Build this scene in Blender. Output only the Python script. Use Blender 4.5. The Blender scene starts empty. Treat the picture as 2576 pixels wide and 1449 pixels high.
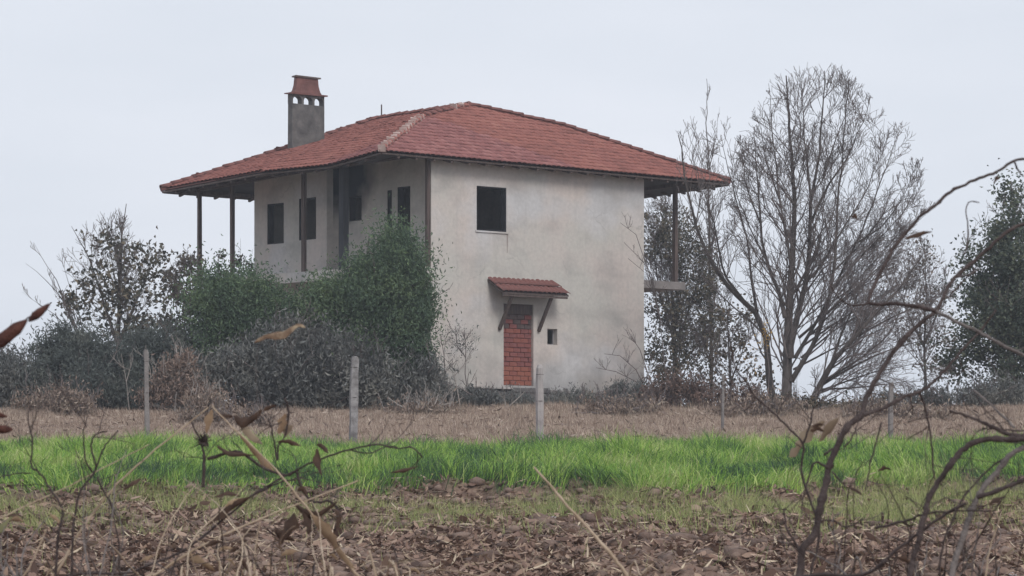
import bpy, math, random
import numpy as np
from mathutils import Vector, Matrix

# ------------------------------------------------------------------ camera, sky, sun, exposure
S = bpy.context.scene
COL = S.collection
CAMZ = 1.6
FPX, CX, HY = 9000.0, 1288.0, 1250.0        # focal length in units of a 2576 px wide frame
cam_d = bpy.data.cameras.new('camera')
cam_d.sensor_width = 36.0
cam_d.lens = FPX / 2576.0 * 36.0
cam_d.shift_y = (HY - 724.5) / 2576.0
cam_d.clip_start = 0.1
cam_d.clip_end = 8000
cam_d.dof.use_dof = True; cam_d.dof.focus_distance = 95.0; cam_d.dof.aperture_fstop = 28.0
cam = bpy.data.objects.new('camera', cam_d)
cam.location = (0, 0, CAMZ)
cam.rotation_euler = (math.radians(90), 0, 0)
COL.objects.link(cam)
S.camera = cam

SUN_EL, SUN_AZ = math.radians(42), math.radians(150)   # azimuth clockwise from +Y (view direction)
W = bpy.data.worlds.new('World')
S.world = W
W.use_nodes = True
nt = W.node_tree
nt.nodes.clear()
wo = nt.nodes.new('ShaderNodeOutputWorld')
sky = nt.nodes.new('ShaderNodeTexSky'); sky.sky_type = 'NISHITA'; sky.sun_disc = False
sky.sun_elevation = SUN_EL; sky.sun_rotation = SUN_AZ
sky.air_density = 1.0; sky.dust_density = 3.0
bg = nt.nodes.new('ShaderNodeBackground'); bg.inputs['Strength'].default_value = 0.05
nt.links.new(sky.outputs[0], bg.inputs['Color'])
# overcast deck: soft grey cloud layer over the clear sky
tc = nt.nodes.new('ShaderNodeTexCoord')
mp = nt.nodes.new('ShaderNodeMapping'); mp.inputs['Scale'].default_value = (2.2, 2.2, 9.0)
nz = nt.nodes.new('ShaderNodeTexNoise'); nz.inputs['Scale'].default_value = 1.6
nz.inputs['Detail'].default_value = 4; nz.inputs['Roughness'].default_value = 0.5
cr = nt.nodes.new('ShaderNodeValToRGB')
cr.color_ramp.elements[0].position = 0.3; cr.color_ramp.elements[0].color = (0.61, 0.66, 0.735, 1)
cr.color_ramp.elements[1].position = 0.72; cr.color_ramp.elements[1].color = (0.745, 0.775, 0.845, 1)
bg2 = nt.nodes.new('ShaderNodeBackground'); bg2.inputs['Strength'].default_value = 1.0
mx = nt.nodes.new('ShaderNodeMixShader'); mx.inputs[0].default_value = 0.93
nt.links.new(tc.outputs['Generated'], mp.inputs[0]); nt.links.new(mp.outputs[0], nz.inputs['Vector'])
nt.links.new(nz.outputs['Fac'], cr.inputs[0]); nt.links.new(cr.outputs[0], bg2.inputs['Color'])
nt.links.new(bg.outputs[0], mx.inputs[1]); nt.links.new(bg2.outputs[0], mx.inputs[2])
nt.links.new(mx.outputs[0], wo.inputs['Surface'])

sd = bpy.data.lights.new('sun', 'SUN'); sd.energy = 1.45; sd.angle = math.radians(25); sd.color = (1.0, 0.965, 0.92)
so = bpy.data.objects.new('sun', sd)
sdir = Vector((math.sin(SUN_AZ) * math.cos(SUN_EL), math.cos(SUN_AZ) * math.cos(SUN_EL), math.sin(SUN_EL)))
so.rotation_euler = sdir.to_track_quat('Z', 'Y').to_euler()
so.location = (20, -20, 40)
COL.objects.link(so)
S.view_settings.view_transform = 'Standard'
S.view_settings.look = 'None'
S.view_settings.exposure = 0.25
S.view_settings.gamma = 1
S.view_settings.use_curve_mapping = False
S.render.engine = 'CYCLES'

rng = np.random.default_rng(7)
random.seed(7)

# ------------------------------------------------------------------ helpers
def P(px, py, Y):
    """point at depth Y seen at (px, py) of the 2576 wide picture"""
    return np.array([(px - CX) / FPX * Y, Y, CAMZ + (HY - py) / FPX * Y])

def tag(o, label=None, cat=None, group=None, kind=None):
    if label: o['label'] = label
    if cat: o['category'] = cat
    if group: o['group'] = group
    if kind: o['kind'] = kind
    return o

def empty(name, loc=(0, 0, 0), rz=0.0):
    o = bpy.data.objects.new(name, None)
    o.location = loc; o.rotation_euler = (0, 0, rz); o.empty_display_size = 0.3
    COL.objects.link(o)
    return o

def link(name, me, parent=None):
    o = bpy.data.objects.new(name, me)
    COL.objects.link(o)
    if parent is not None: o.parent = parent
    return o

class MB:
    """collects vertices and faces, builds ONE mesh"""
    def __init__(s): s.v = []; s.f = []; s.n = 0; s.sm = False
    def add(s, V, F):
        V = np.asarray(V, float).reshape(-1, 3)
        s.v.append(V)
        n = s.n
        for q in F: s.f.append(tuple(int(i) + n for i in q))
        s.n += len(V)
    def box(s, a, b, jit=0.0):
        x0, y0, z0 = a; x1, y1, z1 = b
        V = np.array([(x0,y0,z0),(x1,y0,z0),(x1,y1,z0),(x0,y1,z0),(x0,y0,z1),(x1,y0,z1),(x1,y1,z1),(x0,y1,z1)], float)
        if jit: V += rng.normal(0, jit, V.shape)
        s.add(V, [(0,3,2,1),(4,5,6,7),(0,1,5,4),(1,2,6,5),(2,3,7,6),(3,0,4,7)])
    def beam(s, p, q, w, h, up=(0, 0, 1)):
        p = Vector(p); q = Vector(q); d = (q - p).normalized(); up = Vector(up)
        r = d.cross(up)
        if r.length < 1e-4: r = d.cross(Vector((1, 0, 0)))
        r.normalize(); t = r.cross(d).normalized()
        V = [c + r * (a * w / 2) + t * (b * h / 2) for c in (p, q) for a, b in ((-1,-1),(1,-1),(1,1),(-1,1))]
        s.add([tuple(v) for v in V], [(0,1,2,3),(7,6,5,4),(0,4,5,1),(1,5,6,2),(2,6,7,3),(3,7,4,0)])
    def tube(s, pts, rad, n=5, cap=True):
        pts = np.asarray(pts, float); k = len(pts)
        rad = np.broadcast_to(np.asarray(rad, float), (k,))
        d = np.gradient(pts, axis=0); d /= (np.linalg.norm(d, axis=1, keepdims=True) + 1e-12)
        ref = np.array([0.31, 0.87, 0.12]) if abs(d[0] @ np.array([0.31, 0.87, 0.12])) < 0.8 else np.array([1.0, 0, 0.2])
        r = np.cross(d, ref); r /= (np.linalg.norm(r, axis=1, keepdims=True) + 1e-12)
        t = np.cross(d, r)
        a = np.arange(n) * 2 * math.pi / n
        V = pts[:, None, :] + rad[:, None, None] * (np.cos(a)[None, :, None] * r[:, None, :] + np.sin(a)[None, :, None] * t[:, None, :])
        F = []
        for i in range(k - 1):
            for j in range(n):
                j2 = (j + 1) % n
                F.append((i*n+j, i*n+j2, (i+1)*n+j2, (i+1)*n+j))
        if cap:
            F.append(tuple(range(n))[::-1]); F.append(tuple((k-1)*n + j for j in range(n)))
        s.add(V.reshape(-1, 3), F)
    def quads(s, Q):
        """Q: (N,4,3) array of loose quads"""
        N = len(Q); n = s.n
        s.v.append(Q.reshape(-1, 3))
        idx = (np.arange(N * 4).reshape(N, 4) + n)
        s.f.extend(map(tuple, idx.tolist())); s.n += N * 4
    def build(s, name, mat, parent=None, smooth=False):
        me = bpy.data.meshes.new(name)
        V = np.concatenate(s.v) if s.v else np.zeros((0, 3))
        me.from_pydata(V.tolist(), [], s.f) if s.n < 20000 else fast_mesh(me, V, s.f)
        me.materials.append(mat)
        if smooth: me.polygons.foreach_set('use_smooth', np.ones(len(me.polygons), bool))
        me.update()
        return link(name, me, parent)

def fast_mesh(me, V, F):
    tot = np.fromiter((len(f) for f in F), dtype=np.int32, count=len(F))
    loops = np.fromiter((i for f in F for i in f), dtype=np.int32, count=int(tot.sum()))
    me.vertices.add(len(V)); me.vertices.foreach_set('co', np.asarray(V, np.float32).ravel())
    me.loops.add(len(loops)); me.loops.foreach_set('vertex_index', loops)
    me.polygons.add(len(F))
    st = np.zeros(len(F), np.int32); st[1:] = np.cumsum(tot)[:-1]
    me.polygons.foreach_set('loop_start', st)
    me.update(calc_edges=True)

def quad_mesh(name, V, Q, mat, parent=None, smooth=False):
    """V (n,3), Q (m,4) or (m,3) index arrays"""
    me = bpy.data.meshes.new(name)
    k = Q.shape[1]
    me.vertices.add(len(V)); me.vertices.foreach_set('co', np.asarray(V, np.float32).ravel())
    me.loops.add(Q.size); me.loops.foreach_set('vertex_index', np.asarray(Q, np.int32).ravel())
    me.polygons.add(len(Q)); me.polygons.foreach_set('loop_start', np.arange(0, Q.size, k, dtype=np.int32))
    me.update(calc_edges=True)
    if smooth: me.polygons.foreach_set('use_smooth', np.ones(len(Q), bool))
    me.materials.append(mat)
    return link(name, me, parent)

# ------------------------------------------------------------------ materials
def ramp_mat(name, stops, scale=3.0, rough=0.85, detail=6, coord='Object', island=0.0, bump=0.0, bscale=30.0,
             stretch=(1, 1, 1), trans=0.0, spec=0.25, nrough=0.6):
    m = bpy.data.materials.new(name); m.use_nodes = True
    t = m.node_tree; N = t.nodes; L = t.links
    b = N['Principled BSDF']; b.inputs['Roughness'].default_value = rough
    b.inputs['Specular IOR Level'].default_value = spec
    c = N.new('ShaderNodeTexCoord'); mp = N.new('ShaderNodeMapping'); mp.inputs['Scale'].default_value = stretch
    L.new(c.outputs[coord], mp.inputs[0])
    nz = N.new('ShaderNodeTexNoise'); nz.inputs['Scale'].default_value = scale; nz.inputs['Detail'].default_value = detail
    nz.inputs['Roughness'].default_value = nrough
    L.new(mp.outputs[0], nz.inputs['Vector'])
    fac = nz.outputs['Fac']
    if island > 0:
        g = N.new('ShaderNodeNewGeometry'); mm = N.new('ShaderNodeMix'); mm.data_type = 'FLOAT'
        mm.inputs[0].default_value = island
        L.new(nz.outputs['Fac'], mm.inputs[2]); L.new(g.outputs['Random Per Island'], mm.inputs[3])
        fac = mm.outputs[0]
    r = N.new('ShaderNodeValToRGB'); els = r.color_ramp.elements
    while len(els) < len(stops): els.new(0.5)
    for e, (p, col) in zip(els, stops): e.position = p; e.color = (*col, 1)
    L.new(fac, r.inputs[0]); L.new(r.outputs[0], b.inputs['Base Color'])
    if bump > 0:
        n2 = N.new('ShaderNodeTexNoise'); n2.inputs['Scale'].default_value = bscale; n2.inputs['Detail'].default_value = 5
        L.new(mp.outputs[0], n2.inputs['Vector'])
        bp = N.new('ShaderNodeBump'); bp.inputs['Strength'].default_value = bump; bp.inputs['Distance'].default_value = 0.03
        L.new(n2.outputs['Fac'], bp.inputs['Height']); L.new(bp.outputs[0], b.inputs['Normal'])
    if trans > 0:
        tr = N.new('ShaderNodeBsdfTranslucent'); ms = N.new('ShaderNodeMixShader'); ms.inputs[0].default_value = trans
        L.new(r.outputs[0], tr.inputs['Color']); L.new(b.outputs[0], ms.inputs[1]); L.new(tr.outputs[0], ms.inputs[2])
        L.new(ms.outputs[0], N['Material Output'].inputs['Surface'])
    return m

M = {}
M['bark'] = ramp_mat('bark_grey_brown', [(0.3, (0.055, 0.045, 0.042)), (0.7, (0.13, 0.11, 0.10))], 4, bump=0.5)
M['twig'] = ramp_mat('twig', [(0.3, (0.12, 0.10, 0.098)), (0.7, (0.22, 0.185, 0.175))], 2)
M['twig_pale'] = ramp_mat('twig_pale', [(0.3, (0.25, 0.22, 0.20)), (0.7, (0.42, 0.38, 0.35))], 2)
M['twig_dark'] = ramp_mat('foreground_twig', [(0.3, (0.035, 0.025, 0.024)), (0.65, (0.085, 0.065, 0.062))], 25, bump=0.4, bscale=150)
M['twig_grey'] = ramp_mat('foreground_twig_grey', [(0.3, (0.10, 0.085, 0.08)), (0.65, (0.19, 0.165, 0.155))], 25, bump=0.4, bscale=150)
M['stalk'] = ramp_mat('dry_stalk', [(0.3, (0.30, 0.22, 0.15)), (0.7, (0.50, 0.40, 0.30))], 20)
M['ever'] = ramp_mat('evergreen_leaf', [(0.28, (0.066, 0.105, 0.072)), (0.5, (0.115, 0.175, 0.105)), (0.75, (0.22, 0.29, 0.14))], 1.0, island=0.22, trans=0.25)
M['hedge'] = ramp_mat('hedge_leaf', [(0.30, (0.10, 0.118, 0.115)), (0.5, (0.145, 0.165, 0.152)), (0.75, (0.23, 0.235, 0.20))], 0.9, island=0.08, trans=0.35)
M['bramble'] = ramp_mat('bramble', [(0.30, (0.175, 0.185, 0.18)), (0.5, (0.225, 0.23, 0.22)), (0.72, (0.34, 0.325, 0.28))], 0.9, island=0.06, trans=0.3)
M['ever_dark'] = ramp_mat('evergreen_leaf_dark', [(0.25, (0.05, 0.068, 0.058)), (0.55, (0.095, 0.118, 0.085)), (0.85, (0.20, 0.20, 0.12))], 1.0, island=0.4, trans=0.15)
M['autumn'] = ramp_mat('autumn_leaf', [(0.2, (0.04, 0.045, 0.03)), (0.5, (0.10, 0.085, 0.06)), (0.75, (0.20, 0.15, 0.10)), (0.95, (0.3, 0.22, 0.13))], 2, island=0.6, trans=0.2)
M['autumn_dark'] = ramp_mat('autumn_leaf_dark', [(0.2, (0.055, 0.058, 0.05)), (0.55, (0.115, 0.108, 0.085)), (0.9, (0.24, 0.19, 0.13))], 2, island=0.6, trans=0.2)
M['yellow'] = ramp_mat('yellow_leaf', [(0.2, (0.30, 0.17, 0.05)), (0.9, (0.55, 0.38, 0.12))], 2, island=0.6, trans=0.2)
M['deadleaf'] = ramp_mat('dead_leaf', [(0.3, (0.035, 0.022, 0.018)), (0.6, (0.09, 0.055, 0.04)), (0.85, (0.20, 0.13, 0.085))], 30, rough=0.7, trans=0.1)
M['tanleaf'] = ramp_mat('tan_dead_leaf', [(0.3, (0.22, 0.14, 0.09)), (0.7, (0.46, 0.34, 0.22))], 25, rough=0.8, trans=0.25)
M['wood'] = ramp_mat('weathered_dark_wood', [(0.3, (0.06, 0.045, 0.042)), (0.7, (0.15, 0.112, 0.10))], 3, stretch=(6, 6, 0.6), bump=0.4, bscale=20)
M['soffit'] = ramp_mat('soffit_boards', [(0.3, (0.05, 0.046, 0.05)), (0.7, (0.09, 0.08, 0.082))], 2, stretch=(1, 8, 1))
M['sootwood'] = ramp_mat('soot_grey_wood', [(0.3, (0.03, 0.033, 0.04)), (0.7, (0.065, 0.068, 0.076))], 3, stretch=(6, 6, 0.6))  # post wood darkened to paint in the shade it stands in
M['greywood'] = ramp_mat('grey_wood', [(0.3, (0.20, 0.19, 0.20)), (0.7, (0.36, 0.34, 0.34))], 3, stretch=(6, 6, 0.6))
M['concrete'] = ramp_mat('concrete', [(0.3, (0.20, 0.19, 0.19)), (0.7, (0.36, 0.34, 0.335))], 2.5, bump=0.5, bscale=15)
M['chimney'] = ramp_mat('chimney_render', [(0.3, (0.07, 0.067, 0.068)), (0.5, (0.11, 0.106, 0.104)), (0.75, (0.175, 0.166, 0.16))], 3.5, bump=0.5, bscale=12)
M['tile'] = ramp_mat('clay_tile', [(0.25, (0.20, 0.088, 0.075)), (0.45, (0.27, 0.112, 0.095)), (0.6, (0.295, 0.123, 0.102)), (0.8, (0.35, 0.17, 0.14))], 0.9, island=0.28, bump=0.2, rough=0.9, spec=0.1)
M['tile_dark'] = ramp_mat('hip_tile', [(0.2, (0.10, 0.05, 0.045)), (0.6, (0.20, 0.085, 0.075)), (0.9, (0.28, 0.13, 0.11))], 4, rough=0.85)
M['hood'] = ramp_mat('brown_hood', [(0.3, (0.115, 0.055, 0.05)), (0.7, (0.20, 0.095, 0.085))], 4, bump=.4, bscale=12)
M['mortar'] = ramp_mat('mortar', [(0.3, (0.38, 0.27, 0.24)), (0.7, (0.60, 0.47, 0.43))], 5)
M['brick'] = ramp_mat('hollow_clay_block', [(0.2, (0.20, 0.06, 0.05)), (0.5, (0.33, 0.105, 0.08)), (0.8, (0.42, 0.17, 0.13))], 2.0, island=0.5, bump=0.3, bscale=25)
M['joint'] = ramp_mat('joint_mortar', [(0.3, (0.17, 0.09, 0.085)), (0.7, (0.33, 0.20, 0.18))], 2)
M['dark'] = ramp_mat('window_frame_dark', [(0.3, (0.012, 0.013, 0.018)), (0.7, (0.03, 0.03, 0.036))], 4)
M['interior'] = ramp_mat('interior', [(0.3, (0.10, 0.10, 0.12)), (0.7, (0.17, 0.17, 0.19))], 1.5)
M['damp'] = ramp_mat('damp_concrete', [(0.3, (0.075, 0.072, 0.074)), (0.7, (0.17, 0.16, 0.158))], 2.5, bump=0.5, bscale=15)
M['damp2_'] = ramp_mat('weathered_slab', [(0.3, (0.16, 0.145, 0.14)), (0.7, (0.29, 0.26, 0.25))], 2.5)
M['postgrey'] = ramp_mat('old_concrete_post', [(0.35, (0.13, 0.12, 0.12)), (0.5, (0.23, 0.22, 0.22)), (0.7, (0.36, 0.35, 0.35))], 5, bump=.5)
M['stone'] = ramp_mat('pale_stone', [(0.3, (0.35, 0.33, 0.33)), (0.7, (0.6, 0.58, 0.58))], 8)
M['metal'] = ramp_mat('rusty_metal', [(0.3, (0.06, 0.05, 0.05)), (0.7, (0.12, 0.09, 0.08))], 8)

def plaster():
    m = bpy.data.materials.new('weathered_plaster'); m.use_nodes = True
    t = m.node_tree; N = t.nodes; L = t.links; b = N['Principled BSDF']
    b.inputs['Roughness'].default_value = 0.95; b.inputs['Specular IOR Level'].default_value = 0.1
    c = N.new('ShaderNodeTexCoord')
    def noise(sc, det, stretch=(1, 1, 1)):
        mp = N.new('ShaderNodeMapping'); mp.inputs['Scale'].default_value = stretch; L.new(c.outputs['Object'], mp.inputs[0])
        n = N.new('ShaderNodeTexNoise'); n.inputs['Scale'].default_value = sc; n.inputs['Detail'].default_value = det
        L.new(mp.outputs[0], n.inputs['Vector']); return n.outputs['Fac']
    def ramp(src, a, bb):
        r = N.new('ShaderNodeValToRGB'); r.color_ramp.elements[0].position = a[0]; r.color_ramp.elements[0].color = (*a[1], 1)
        r.color_ramp.elements[1].position = bb[0]; r.color_ramp.elements[1].color = (*bb[1], 1); L.new(src, r.inputs[0]); return r.outputs[0]
    def mix(f, a, bb):
        x = N.new('ShaderNodeMix'); x.data_type = 'RGBA'; L.new(f, x.inputs[0]) if not isinstance(f, float) else setattr(x.inputs[0], 'default_value', f)
        L.new(a, x.inputs[6]); L.new(bb, x.inputs[7]); return x.outputs[2]
    base = ramp(noise(0.45, 4), (0.40, (0.53, 0.51, 0.47)), (0.60, (0.59, 0.525, 0.485)))
    pale = N.new('ShaderNodeRGB'); pale.outputs[0].default_value = (0.565, 0.555, 0.555, 1)
    dirt = N.new('ShaderNodeRGB'); dirt.outputs[0].default_value = (0.255, 0.245, 0.24, 1)
    c1 = mix(ramp(noise(0.33, 3, (1, 1, 1.4)), (0.52, (0, 0, 0)), (0.66, (1, 1, 1))), base, pale.outputs[0])
    # vertical streaks of dirt
    st = ramp(noise(1.0, 6, (3.5, 3.5, 0.35)), (0.55, (0, 0, 0)), (0.85, (0.30, 0.30, 0.30)))
    c2 = mix(st, c1, dirt.outputs[0])
    fine = ramp(noise(9, 8), (0.35, (0, 0, 0)), (0.9, (0.35, 0.35, 0.35)))
    c2 = mix(ramp(noise(0.8, 7, (1, 1, 1.8)), (0.50, (0, 0, 0)), (0.72, (0.42, 0.42, 0.42))), c2, dirt.outputs[0])
    c3 = mix(fine, c2, dirt.outputs[0])
    vo = N.new('ShaderNodeTexVoronoi'); vo.feature = 'DISTANCE_TO_EDGE'; vo.inputs['Scale'].default_value = 0.55
    dn = N.new('ShaderNodeTexNoise'); dn.inputs['Scale'].default_value = 2.5; dn.inputs['Detail'].default_value = 6; L.new(c.outputs['Object'], dn.inputs['Vector'])
    va = N.new('ShaderNodeVectorMath'); va.operation = 'MULTIPLY_ADD'; L.new(dn.outputs['Color'], va.inputs[0]); va.inputs[1].default_value = (.7, .7, .7); L.new(c.outputs['Object'], va.inputs[2]); L.new(va.outputs[0], vo.inputs['Vector'])
    ck = N.new('ShaderNodeMath'); ck.operation = 'MULTIPLY'
    L.new(ramp(vo.outputs['Distance'], (0.004, (1, 1, 1)), (0.016, (0, 0, 0))), ck.inputs[0]); L.new(ramp(noise(0.7, 2), (0.54, (0, 0, 0)), (0.66, (0.32, 0.32, 0.32))), ck.inputs[1])
    c3 = mix(ck.outputs[0], c3, dirt.outputs[0])
    # damp, soiled foot of the wall
    sx = N.new('ShaderNodeSeparateXYZ'); L.new(c.outputs['Object'], sx.inputs[0])
    ad = N.new('ShaderNodeMath'); ad.operation = 'MULTIPLY_ADD'; L.new(noise(1.2, 5), ad.inputs[0]); ad.inputs[1].default_value = 2.6
    L.new(sx.outputs['Z'], ad.inputs[2])
    foot = N.new('ShaderNodeMapRange'); foot.inputs['From Min'].default_value = 2.7; foot.inputs['From Max'].default_value = 1.3
    foot.inputs['To Min'].default_value = 0; foot.inputs['To Max'].default_value = 0.75; L.new(ad.outputs[0], foot.inputs['Value'])
    c4 = mix(foot.outputs[0], c3, dirt.outputs[0])
    L.new(c4, b.inputs['Base Color'])
    bp = N.new('ShaderNodeBump'); bp.inputs['Strength'].default_value = 0.35; bp.inputs['Distance'].default_value = 0.03
    L.new(noise(6, 8), bp.inputs['Height']); L.new(bp.outputs[0], b.inputs['Normal'])
    return m
M['plaster'] = plaster()

def stain_mat(name, col, base):
    m = bpy.data.materials[base].copy(); m.name = name
    return m

# ------------------------------------------------------------------ ground
GY = np.array([-60, 0, 12, 20, 30, 40, 50, 62, 75, 88, 97, 104, 114, 130, 160, 300, 800, 4000.0])
GZ = np.array([0, 0, 0.05, 0.36, 0.90, 1.22, 1.56, 2.05, 2.70, 3.42, 3.96, 4.22, 4.24, 3.4, 0.2, -9, -14, -14.0])
def smooth_profile(y):
    y = np.asarray(y, float)
    w = 2.5
    return (np.interp(y - w, GY, GZ) + np.interp(y, GY, GZ) * 2 + np.interp(y + w, GY, GZ)) / 4

class VNoise:
    def __init__(s, seed):
        s.t = np.random.default_rng(seed).random((256, 256))
    def __call__(s, x, y):
        xi = np.floor(x).astype(int); yi = np.floor(y).astype(int); fx = x - xi; fy = y - yi
        fx = fx * fx * (3 - 2 * fx); fy = fy * fy * (3 - 2 * fy)
        a = s.t[xi & 255, yi & 255]; b = s.t[(xi + 1) & 255, yi & 255]; c = s.t[xi & 255, (yi + 1) & 255]; d = s.t[(xi + 1) & 255, (yi + 1) & 255]
        return (a * (1 - fx) + b * fx) * (1 - fy) + (c * (1 - fx) + d * fx) * fy - 0.5
vn = VNoise(3); vn2 = VNoise(4); vn3 = VNoise(5)
def edge(x, y):
    return 47.9 + 4.8 * vn(x / 3.1 + 7, y / 400 + 3) + 2.8 * vn2(x / 0.7 + 17, y / 90 + 3) + 1.4 * vn3(x / 0.28 + 7, y / 60 + 1)
def G(x, y):
    x = np.asarray(x, float); y = np.asarray(y, float)
    z = smooth_profile(y) + 0.10 * vn(x / 9 + 20, y / 7 + 30) * np.clip(y / 30, 0, 1)
    z = z + 0.09 * vn2(x / 2.3 + 50, y / 1.9 + 70)
    near = np.clip((58 - y) / 6, 0, 1) * np.clip((y - 6) / 10, 0, 1)          # clods of the ploughed strip
    cl = 0.17 * np.abs(vn3(x / 0.5 + 100, y / 0.45 + 100)) + 0.10 * vn(x / 0.23 + 40, y / 0.22 + 60) + 0.05 * vn2(x / 0.12 + 9, y / 0.12)
    bank = np.clip((y - edge(x, y) + 0.4) / 0.9, 0, 1); z = z + 0.20 * bank * bank * (3 - 2 * bank) * np.clip((74 - y) / 12, 0, 1)
    gband = np.clip((y - 47) / 2, 0, 1) * np.clip((76 - y) / 4, 0, 1); z = z + gband * (0.20 * vn2(x / 0.9 + 33, y / 1.6 + 12) + 0.10 * vn(x / 0.45 + 3, y / 0.8 + 2))
    z = z + np.clip((y - 76) / 4, 0, 1) * np.clip((100 - y) / 3, 0, 1) * (0.16 * vn3(x / 1.5 + 3, y / 1.2 + 5) + 0.08 * vn(x / 0.5, y / 0.6))
    z = z + near * 0.045 * np.sin(2 * np.pi * (y + 0.5 * vn(x / 2.5, y / 3)) / 1.05)
    return z + near * cl + (1 - near) * 0.03 * vn3(x / 0.5, y / 0.5)
def green_mask(x, y):
    """1 inside the strip of lush grass"""
    f = np.clip((y - edge(x, y)) / 0.9, 0, 1)
    bk = np.clip(((71.5 + 6 * vn(x / 4 + 31, y / 30 + 1)) - y) / 8, 0, 1)
    return f * bk

def axis(*segs):
    out = []
    for a, b, st in segs: out.append(np.arange(a, b, st))
    return np.unique(np.round(np.concatenate(out + [[segs[-1][1]]]), 4))
xs = axis((-700, -400, 100), (-400, -60, 40), (-60, -20, 5), (-20, -9, 0.6), (-9, 9, 0.065), (9, 20, 0.6), (20, 60, 5), (60, 400, 40), (400, 700, 100))
ys = axis((-60, 0, 10), (0, 27, 0.5), (27, 52, 0.065), (52, 60, 0.16), (60, 116, 0.5), (116, 200, 4), (200, 900, 50))
X, Y = np.meshgrid(xs, ys)
Z = G(X, Y)
V = np.stack([X, Y, Z], -1).reshape(-1, 3)
nx, ny = len(xs), len(ys)
ii = (np.arange(ny - 1)[:, None] * nx + np.arange(nx - 1)[None, :]).reshape(-1)
Q = np.stack([ii, ii + 1, ii + nx + 1, ii + nx], -1)

def ground_mat():
    m = bpy.data.materials.new('field_soil'); m.use_nodes = True
    t = m.node_tree; N = t.nodes; L = t.links; b = N['Principled BSDF']
    b.inputs['Roughness'].default_value = 0.95; b.inputs['Specular IOR Level'].default_value = 0.1
    at = N.new('ShaderNodeAttribute'); at.attribute_name = 'zone'
    c = N.new('ShaderNodeTexCoord')
    def noise(sc, det=7, st=(1, 1, 1)):
        mp = N.new('ShaderNodeMapping'); mp.inputs['Scale'].default_value = st; L.new(c.outputs['Object'], mp.inputs[0])
        n = N.new('ShaderNodeTexNoise'); n.inputs['Scale'].default_value = sc; n.inputs['Detail'].default_value = det; n.inputs['Roughness'].default_value = 0.65
        L.new(mp.outputs[0], n.inputs['Vector']); return n.outputs['Fac']
    def ramp(src, st):
        r = N.new('ShaderNodeValToRGB'); e = r.color_ramp.elements
        while len(e) < len(st): e.new(0.5)
        for q, (p, col) in zip(e, st): q.position = p; q.color = (*col, 1)
        L.new(src, r.inputs[0]); return r.outputs[0]
    soil = ramp(noise(7), [(0.3, (0.10, 0.066, 0.053)), (0.5, (0.20, 0.135, 0.107)), (0.75, (0.33, 0.24, 0.185))])
    green = ramp(noise(3), [(0.3, (0.05, 0.07, 0.035)), (0.7, (0.09, 0.14, 0.05))])
    dry = ramp(noise(1.2, 7, (1, 2.5, 1)), [(0.3, (0.16, 0.115, 0.09)), (0.5, (0.26, 0.19, 0.15)), (0.75, (0.38, 0.295, 0.24))])
    s = N.new('ShaderNodeSeparateColor'); L.new(at.outputs['Color'], s.inputs[0])
    def mix(f, a, bb):
        x = N.new('ShaderNodeMix'); x.data_type = 'RGBA'; L.new(f, x.inputs[0]); L.new(a, x.inputs[6]); L.new(bb, x.inputs[7]); return x.outputs[2]
    o = mix(s.outputs[1], soil, green); o = mix(s.outputs[2], o, dry)
    L.new(o, b.inputs['Base Color'])
    bp = N.new('ShaderNodeBump'); bp.inputs['Strength'].default_value = 0.6; bp.inputs['Distance'].default_value = 0.04
    L.new(noise(14), bp.inputs['Height']); L.new(bp.outputs[0], b.inputs['Normal'])
    return m
M['ground'] = ground_mat()
ground = quad_mesh('ground', V, Q, M['ground'], smooth=True)
gm = green_mask(X, Y); dm = np.clip((Y - 73) / 3, 0, 1) * (1 - gm)
ca = ground.data.color_attributes.new('zone', 'FLOAT_COLOR', 'POINT')
ca.data.foreach_set('color', np.stack([0 * gm, gm, dm, 1 + 0 * gm], -1).astype(np.float32).ravel())
tag(ground, kind='structure')

# ------------------------------------------------------------------ the house
A0 = math.radians(42)
HZ = CAMZ + 2.75
house = empty('abandoned_house', (-2.26, 100.0, HZ), A0)
tag(house, 'abandoned two storey pale plastered house with hipped red tile roof and bricked up doorway', 'house')

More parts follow.
